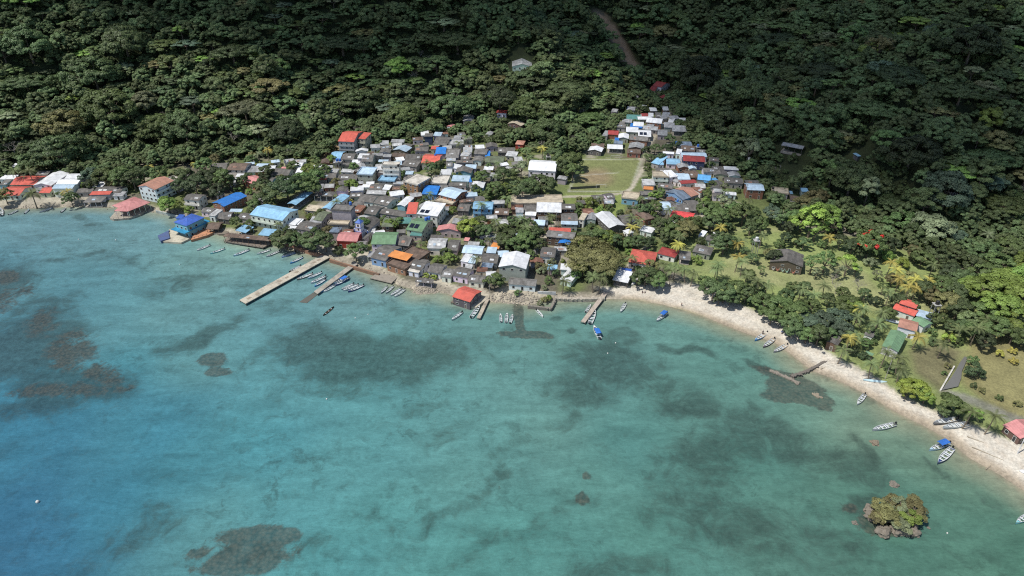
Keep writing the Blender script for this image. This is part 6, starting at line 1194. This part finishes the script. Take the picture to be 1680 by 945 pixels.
# plain dark-roofed houses and sheds filling the blocks between the ones above
CORE = poly_w([(640,240),(740,225),(860,262),(855,300),(800,300),(790,330),(830,330),(820,352),(760,350),(740,400),(690,440),(560,400),(500,335),(380,300),(420,268),(540,268)], 3)
CORE2 = poly_w([(1065,255),(1110,245),(1215,290),(1200,325),(1120,345),(1060,330),(960,345),(930,400),(880,470),(720,470),(700,440),(745,400),(830,345),(940,345)], 3)
FL = []
for _ in range(9000):
    x, y = random.uniform(-200, 160), random.uniform(255, 470); ar = np.array([x]), np.array([y])
    if not (inside(CORE, *ar)[0] or inside(CORE2, *ar)[0]): continue
    w, d = random.uniform(4.5, 9), random.uniform(4, 7.5); rr = max(w, d) / 2 * .9
    F_ = np.array(FT)
    if min(np.hypot(F_[:, 0] - x, F_[:, 1] - y) - F_[:, 2] * .86 - rr) < 0: continue
    if min(((p[0] - x) ** 2 + (p[1] - y) ** 2) ** .5 - p[2] * .7 - rr for p in TREES) < 0: continue
    pp = plane(975, 287, 4.5)
    if abs(x - pp[0]) < 31 and abs(y - pp[1]) < 33: continue
    if any(linedist(poly_w(p, 4.), *ar)[0] < rr + 1.2 for p in ([(718,380),(735,358),(752,338),(768,308),(786,286),(800,276)], [(1051,262),(1058,246),(1078,219),(1106,182)], [(1157,330),(1152,345),(1154,358)], [(880,410),(886,395),(905,365),(915,350)], [(700,440),(735,465),(790,472),(800,480)], [(925,320),(985,318),(1025,314),(1037,306),(1046,290),(1058,273)])): continue
    near = min(range(len(F_)), key=lambda i: (F_[i, 0] - x) ** 2 + (F_[i, 1] - y) ** 2); rz = random.choice((.12, .12, -.05, .35)) if x < 60 else random.uniform(-.2, .1)
    z = th(x, y); h = random.uniform(2.8, 3.6); ca, sa = math.cos(rz) * w / 2, math.sin(rz) * w / 2; nx_, ny_ = -math.sin(rz) * d / 2, math.cos(rz) * d / 2
    def pj(px, py):
        dz = z + h - CAM_H; zc = py * ct - dz * st; return (840 + FPX * px / zc, 472.5 - FPX * (py * st + dz * ct) / zc)
    A_, B_, C_ = pj(x - ca - nx_, y - sa - ny_), pj(x + ca - nx_, y + sa - ny_), pj(x + nx_, y + ny_)
    house(F1, A_, B_, C_, h, random.choice('gggsx'), random.choice(['dark'] * 3 + ['grey', 'grey', 'grey', 'lgrey', 'lgrey', 'white', 'mwhite', 'mwhite', 'brown', 'mwhite', 'lgrey', 'lbw', 'white', 'rust']), random.choice('ggwwwcb')); FL.append((x, y))
print('filler houses', len(FL))

# small greenery and clutter spots between houses
FTa = np.array(FT); TRa = np.array([(x, y, r) for x, y, r in TREES])
VILL = poly_w([(545,262),(700,232),(850,250),(930,300),(1080,300),(1150,300),(1250,320),(1180,420),(1050,450),(900,470),(700,440),(560,400),(380,370),(300,335),(130,318),(140,300),(350,262)], 3)
cnt = 0; pts = []
for _ in range(6000):
    x, y = random.uniform(-290, 180), random.uniform(250, 500)
    if not inside(VILL, np.array([x]), np.array([y]))[0]: continue
    if min((FTa[:, 0] - x) ** 2 + (FTa[:, 1] - y) ** 2 - (FTa[:, 2] + .7) ** 2) < 0 or (pts and min((p[0] - x) ** 2 + (p[1] - y) ** 2 for p in pts) < 20): continue
    if min((TRa[:, 0] - x) ** 2 + (TRa[:, 1] - y) ** 2 - (TRa[:, 2] * .7) ** 2) < 0: continue
    pp = plane(975, 287, 4.5)
    if abs(x - pp[0]) < 30 and abs(y - pp[1]) < 32: continue
    pts.append((x, y)); cnt += 1
    k = random.choice(('bush', 'bush', 'bush', 'dome', 'palm') if vnoise(x, y, 30) > .35 else ('bush', 'bush')); s = {'bush': random.uniform(.5, 1.2), 'dome': random.uniform(.4, .75), 'palm': random.uniform(.7, .95)}[k]
    c = random.choice(('md', 'gr', 'gr', 'br', 'ol')) if k != 'palm' else 'pm'; z = th(x, y)
    t = tree(k, (x, y, z), s, G[c]); zc = y * ct - (z - CAM_H) * st; uu = 840 + FPX * x / zc; vv = 472.5 - FPX * (y * st + (z - CAM_H) * ct) / zc
    t['group'] = 'coconut palms of the village and beach' if k == 'palm' else 'shrubs between the houses' if k == 'bush' else 'trees of the village and beach'
    autolabel(t, f"small {GN_[c]} {NAME[k].replace('_', ' ')}", uu, vv)
    if cnt > 170: break

# ------------------------------------------------------------------ the forest on the hills
def project(P):
    dz = P[:, 2] - CAM_H; zc = P[:, 1] * ct - dz * st; return 840 + FPX * P[:, 0] / zc, 472.5 - FPX * (P[:, 1] * st + dz * ct) / zc, zc
cand = []
LONE = [(o.location.x, o.location.y, 7 if o.name.startswith('hillside') else 3) for o in col.objects if o.name.startswith('hillside_house') or (o.get('category') in ('house', 'shed') and o.location.x > 150 and o.location.y > 400)]
LAWN_ = poly_w([(1130,395),(1180,372),(1300,372),(1420,392),(1520,425),(1560,450),(1900,430),(1900,1000),(1000,700),(985,450)], 3)
gx = 420; cell = 4.0; occ = {}
N = 42000; xs_ = rng.uniform(-470, 520, N); ys_ = rng.uniform(250, 800, N); zz, dd, ee = terrain(xs_, ys_, True)
uu, vv, zc = project(np.stack([xs_, ys_, zz + 8], 1))
ok = ((ee > 2) | ((ee > -22) & ~inside(LAWN_, xs_, ys_) & ~inside(VILL, xs_, ys_))) & (dd > 6) & (uu > -260) & (uu < 1940) & (vv > -230)
scw = np.array([hit(u, v)[0][:2] for u, v in SCAR]); sd_ = linedist(scw, xs_, ys_)
pit = plane(990, 285, 4.5)
for i in np.nonzero(ok)[0]:
    x, y = xs_[i], ys_[i]; big = vnoise(x + 40, y, 45); r = float(np.clip(rng.lognormal(1.74, .36) * (.85 + .45 * big), 2.8, 12.5)); 
    if ee[i] < 12: r = min(r, 4.2)
    if abs(x - pit[0]) < 29 and abs(y - pit[1]) < 33: continue
    if sd_[i] < r * .8 + 6: continue
    if any(abs(x - hx * y / hy) < hw + r and hy - 34 < y < hy for hx, hy, hw in LONE): continue
    if np.min((FTa[:, 0] - x) ** 2 + (FTa[:, 1] - y) ** 2 - (FTa[:, 2] + r * .62) ** 2) < 0: continue
    # keep the far houses' view open: nothing tall just in front of them
    fr = (np.abs(FTa[:, 0] - x) < FTa[:, 2] + r * .5) & (y < FTa[:, 1]) & (FTa[:, 1] - y < np.where(FTa[:, 1] > 430, 17, 11))
    if fr.any(): 
        if random.random() < .85: continue
        r = min(r, 3)
    ok2 = True; ci, cj = int(x // 8), int(y // 8)
    for a in range(ci - 2, ci + 3):
        for b in range(cj - 2, cj + 3):
            for (X_, Y_, R_) in occ.get((a, b), ()):
                if (X_ - x) ** 2 + (Y_ - y) ** 2 < ((R_ + r) * .44) ** 2: ok2 = False; break
            if not ok2: break
        if not ok2: break
    if not ok2: continue
    if TRa.size and np.min((TRa[:, 0] - x) ** 2 + (TRa[:, 1] - y) ** 2 - ((TRa[:, 2] + r) * .6) ** 2) < 0: continue
    occ.setdefault((ci, cj), []).append((x, y, r)); cand.append((x, y, zz[i], r, uu[i], vv[i], zc[i], ee[i]))
print('forest trees', len(cand))
cand.sort(key=lambda c: -(c[3] / c[6]) if (-30 < c[4] < 1710 and c[5] > -30) else 0)
TONES = ['dk', 'dk', 'md', 'md', 'gr', 'gr', 'gr', 'ol', 'bl', 'br', 'pa']
LABF = {}
nd = {'dome': 0, 'umb': 0, 'bare': 0}; rest = []
CAP = {'dome': 270 - sum(1 for o in col.objects if o.name.startswith('broadleaf_tree')) + 0, 'umb': 250, 'bare': 30}
CAP['dome'] = max(CAP['dome'], 60)
ZN = [((-999, 420), 'on the sunlit left slope'), ((420, 800), 'inland of the red-roofed tower'), ((800, 1040), 'inland of the big white hall'), ((1040, 1200), 'at the head of the valley lane'), ((1200, 9999), 'on the shaded slope above the lawn')]
for c in cand:
    x, y, z, r, u, v, zc_, e_ = c; q = rng.random(); sn = vnoise(x, y + 300, 70)
    kind = 'bare' if q < .02 and r < 7 else 'umb' if (q < .30 + .25 * (sn > .5) and r > 4.2) else 'dome'
    if nd[kind] >= CAP[kind] or not (-40 < u < 1720 and v > -40): rest.append(c); continue
    nd[kind] += 1; tone = random.choice(TONES); kk = kind
    if kind == 'dome' and random.random() < .35: kk = 'tall'
    s = r / 5.4; zone = [n_ for (a, b), n_ in ZN if a <= u < b][0]; cc = 'gy' if kind == 'bare' else tone
    adj = 'great ' if r > 7 else 'young ' if r < 3.6 else ''
    lab = f"{adj}{GN_[cc]} {'leafless' if kind == 'bare' else 'flat-topped' if kind == 'umb' else 'rounded'} forest tree {zone}"
    nm = 'leafless_tree' if kind == 'bare' else 'flat_topped_tree' if kind == 'umb' else 'forest_tree'
    LABF.setdefault(lab, []).append((u, tree(kk, (x, y, z - .5), s, tuple(a * 1.3 for a in G[cc]), None, lab.replace('forest tree', 'forest trees'), nm, sz=s * random.uniform(.8, 1.15) * (.8 if r > 7 else 1) * (.75 if r > 9.5 else 1))))
print('individual', nd, 'rest', len(rest))
ORD = 'first second third fourth fifth sixth seventh eighth ninth tenth eleventh twelfth thirteenth fourteenth fifteenth sixteenth seventeenth eighteenth nineteenth twentieth'.split()
for k, L in LABF.items():
    L.sort(key=lambda t: t[0])
    for i, (u_, o) in enumerate(L): o['label'] = k + ('' if len(L) == 1 else ', leftmost' if i == 0 else ', ' + (ORD[i] if i < 20 else f'{i + 1}th') + ' from left')
# the farther trees as one wood
def forest_mass(rest, name='forest', kinds=('dome', 'tall', 'umb'), fc=(.115, .158, .066, 1)):
    P = np.array([(c[0], c[1], c[2] - .5) for c in rest]); S = np.array([c[3] / 5.4 for c in rest])
    me = bpy.data.meshes.new(name); me.from_pydata(P.tolist(), [], [])
    for nm, typ, val in (('sc', 'FLOAT', S), ('rot', 'FLOAT', rng.uniform(0, 6.28, len(P)))): me.attributes.new(nm, typ, 'POINT').data.foreach_set('value', val.astype(np.float32))
    idx = rng.integers(0, 14, len(P)); me.attributes.new('kind_index', 'INT', 'POINT').data.foreach_set('value', idx.astype(np.int32))
    o = bpy.data.objects.new(name, me); col.objects.link(o); o['kind'] = 'stuff'; o.color = fc
    src = []
    for k in kinds:
        for me_, tr in PROT[k]:
            for ob in col.objects:
                if ob.name.startswith('crown') and ob.data == me_: src.append(ob); break
    ng = bpy.data.node_groups.new('forest', 'GeometryNodeTree'); ng.interface.new_socket('Geometry', in_out='INPUT', socket_type='NodeSocketGeometry'); ng.interface.new_socket('Geometry', in_out='OUTPUT', socket_type='NodeSocketGeometry')
    nn, ll = ng.nodes, ng.links; gi = nn.new('NodeGroupInput'); go = nn.new('NodeGroupOutput'); j = nn.new('GeometryNodeJoinGeometry'); iop = nn.new('GeometryNodeInstanceOnPoints')
    for s in src[::-1]:
        q = nn.new('GeometryNodeObjectInfo'); q.transform_space = 'ORIGINAL'; q.inputs['Object'].default_value = s; g = nn.new('GeometryNodeGeometryToInstance'); ll.new(q.outputs['Geometry'], g.inputs[0]); ll.new(g.outputs[0], j.inputs[0])
    ll.new(gi.outputs[0], iop.inputs['Points']); ll.new(j.outputs[0], iop.inputs['Instance']); iop.inputs['Pick Instance'].default_value = True
    def attr(nm, t):
        a = nn.new('GeometryNodeInputNamedAttribute'); a.data_type = t; a.inputs['Name'].default_value = nm; return a.outputs[0]
    md = nn.new('FunctionNodeIntegerMath'); md.operation = 'MODULO'; ll.new(attr('kind_index', 'INT'), md.inputs[0]); md.inputs[1].default_value = max(1, len(src)); ll.new(md.outputs[0], iop.inputs['Instance Index'])
    cb = nn.new('ShaderNodeCombineXYZ'); ll.new(attr('rot', 'FLOAT'), cb.inputs[2]); e2r = nn.new('FunctionNodeEulerToRotation'); ll.new(cb.outputs[0], e2r.inputs[0]); ll.new(e2r.outputs[0], iop.inputs['Rotation'])
    cs = nn.new('ShaderNodeCombineXYZ'); sc = attr('sc', 'FLOAT'); [ll.new(sc, cs.inputs[i]) for i in range(3)]; ll.new(cs.outputs[0], iop.inputs['Scale'])
    ll.new(iop.outputs[0], go.inputs[0]); o.modifiers.new('forest', 'NODES').node_group = ng
    print('sources', len(src))
forest_mass(rest)
# low undergrowth closing the gaps between the trunks
ux, uy = rng.uniform(-470, 520, 15000), rng.uniform(250, 800, 15000); uz, ud, ue = terrain(ux, uy, True); a_, b_, c_ = project(np.stack([ux, uy, uz], 1))
k_ = ((ue > 0) | ((ue > -22) & ~inside(LAWN_, ux, uy) & ~inside(VILL, ux, uy) & ~((np.abs(ux - pit[0]) < 30) & (np.abs(uy - pit[1]) < 34)))) & (ud > 5) & (a_ > -200) & (a_ < 1880) & (b_ > -150) & (linedist(scw, ux, uy) > 10)
un = [(ux[i], uy[i], uz[i] + .3, rng.uniform(3.5, 8)) for i in np.nonzero(k_)[0] if np.min((FTa[:, 0] - ux[i]) ** 2 + (FTa[:, 1] - uy[i]) ** 2 - (FTa[:, 2] + 1.2) ** 2) > 0]
print('under', len(un)); forest_mass(un, 'undergrowth', ('bush',), (.085, .12, .045, 1))
flush_labels()
for o in list(col.objects):
    if 'label' in o and len(o['label'].split()) > 16: o['label'] = o['label'].replace('-walled house', ' house').replace(' nearest to it', ' nearest').replace(' with ', ', ').replace('the big ', 'the ').replace('the long ', 'the ').replace('the straight ', 'the ')
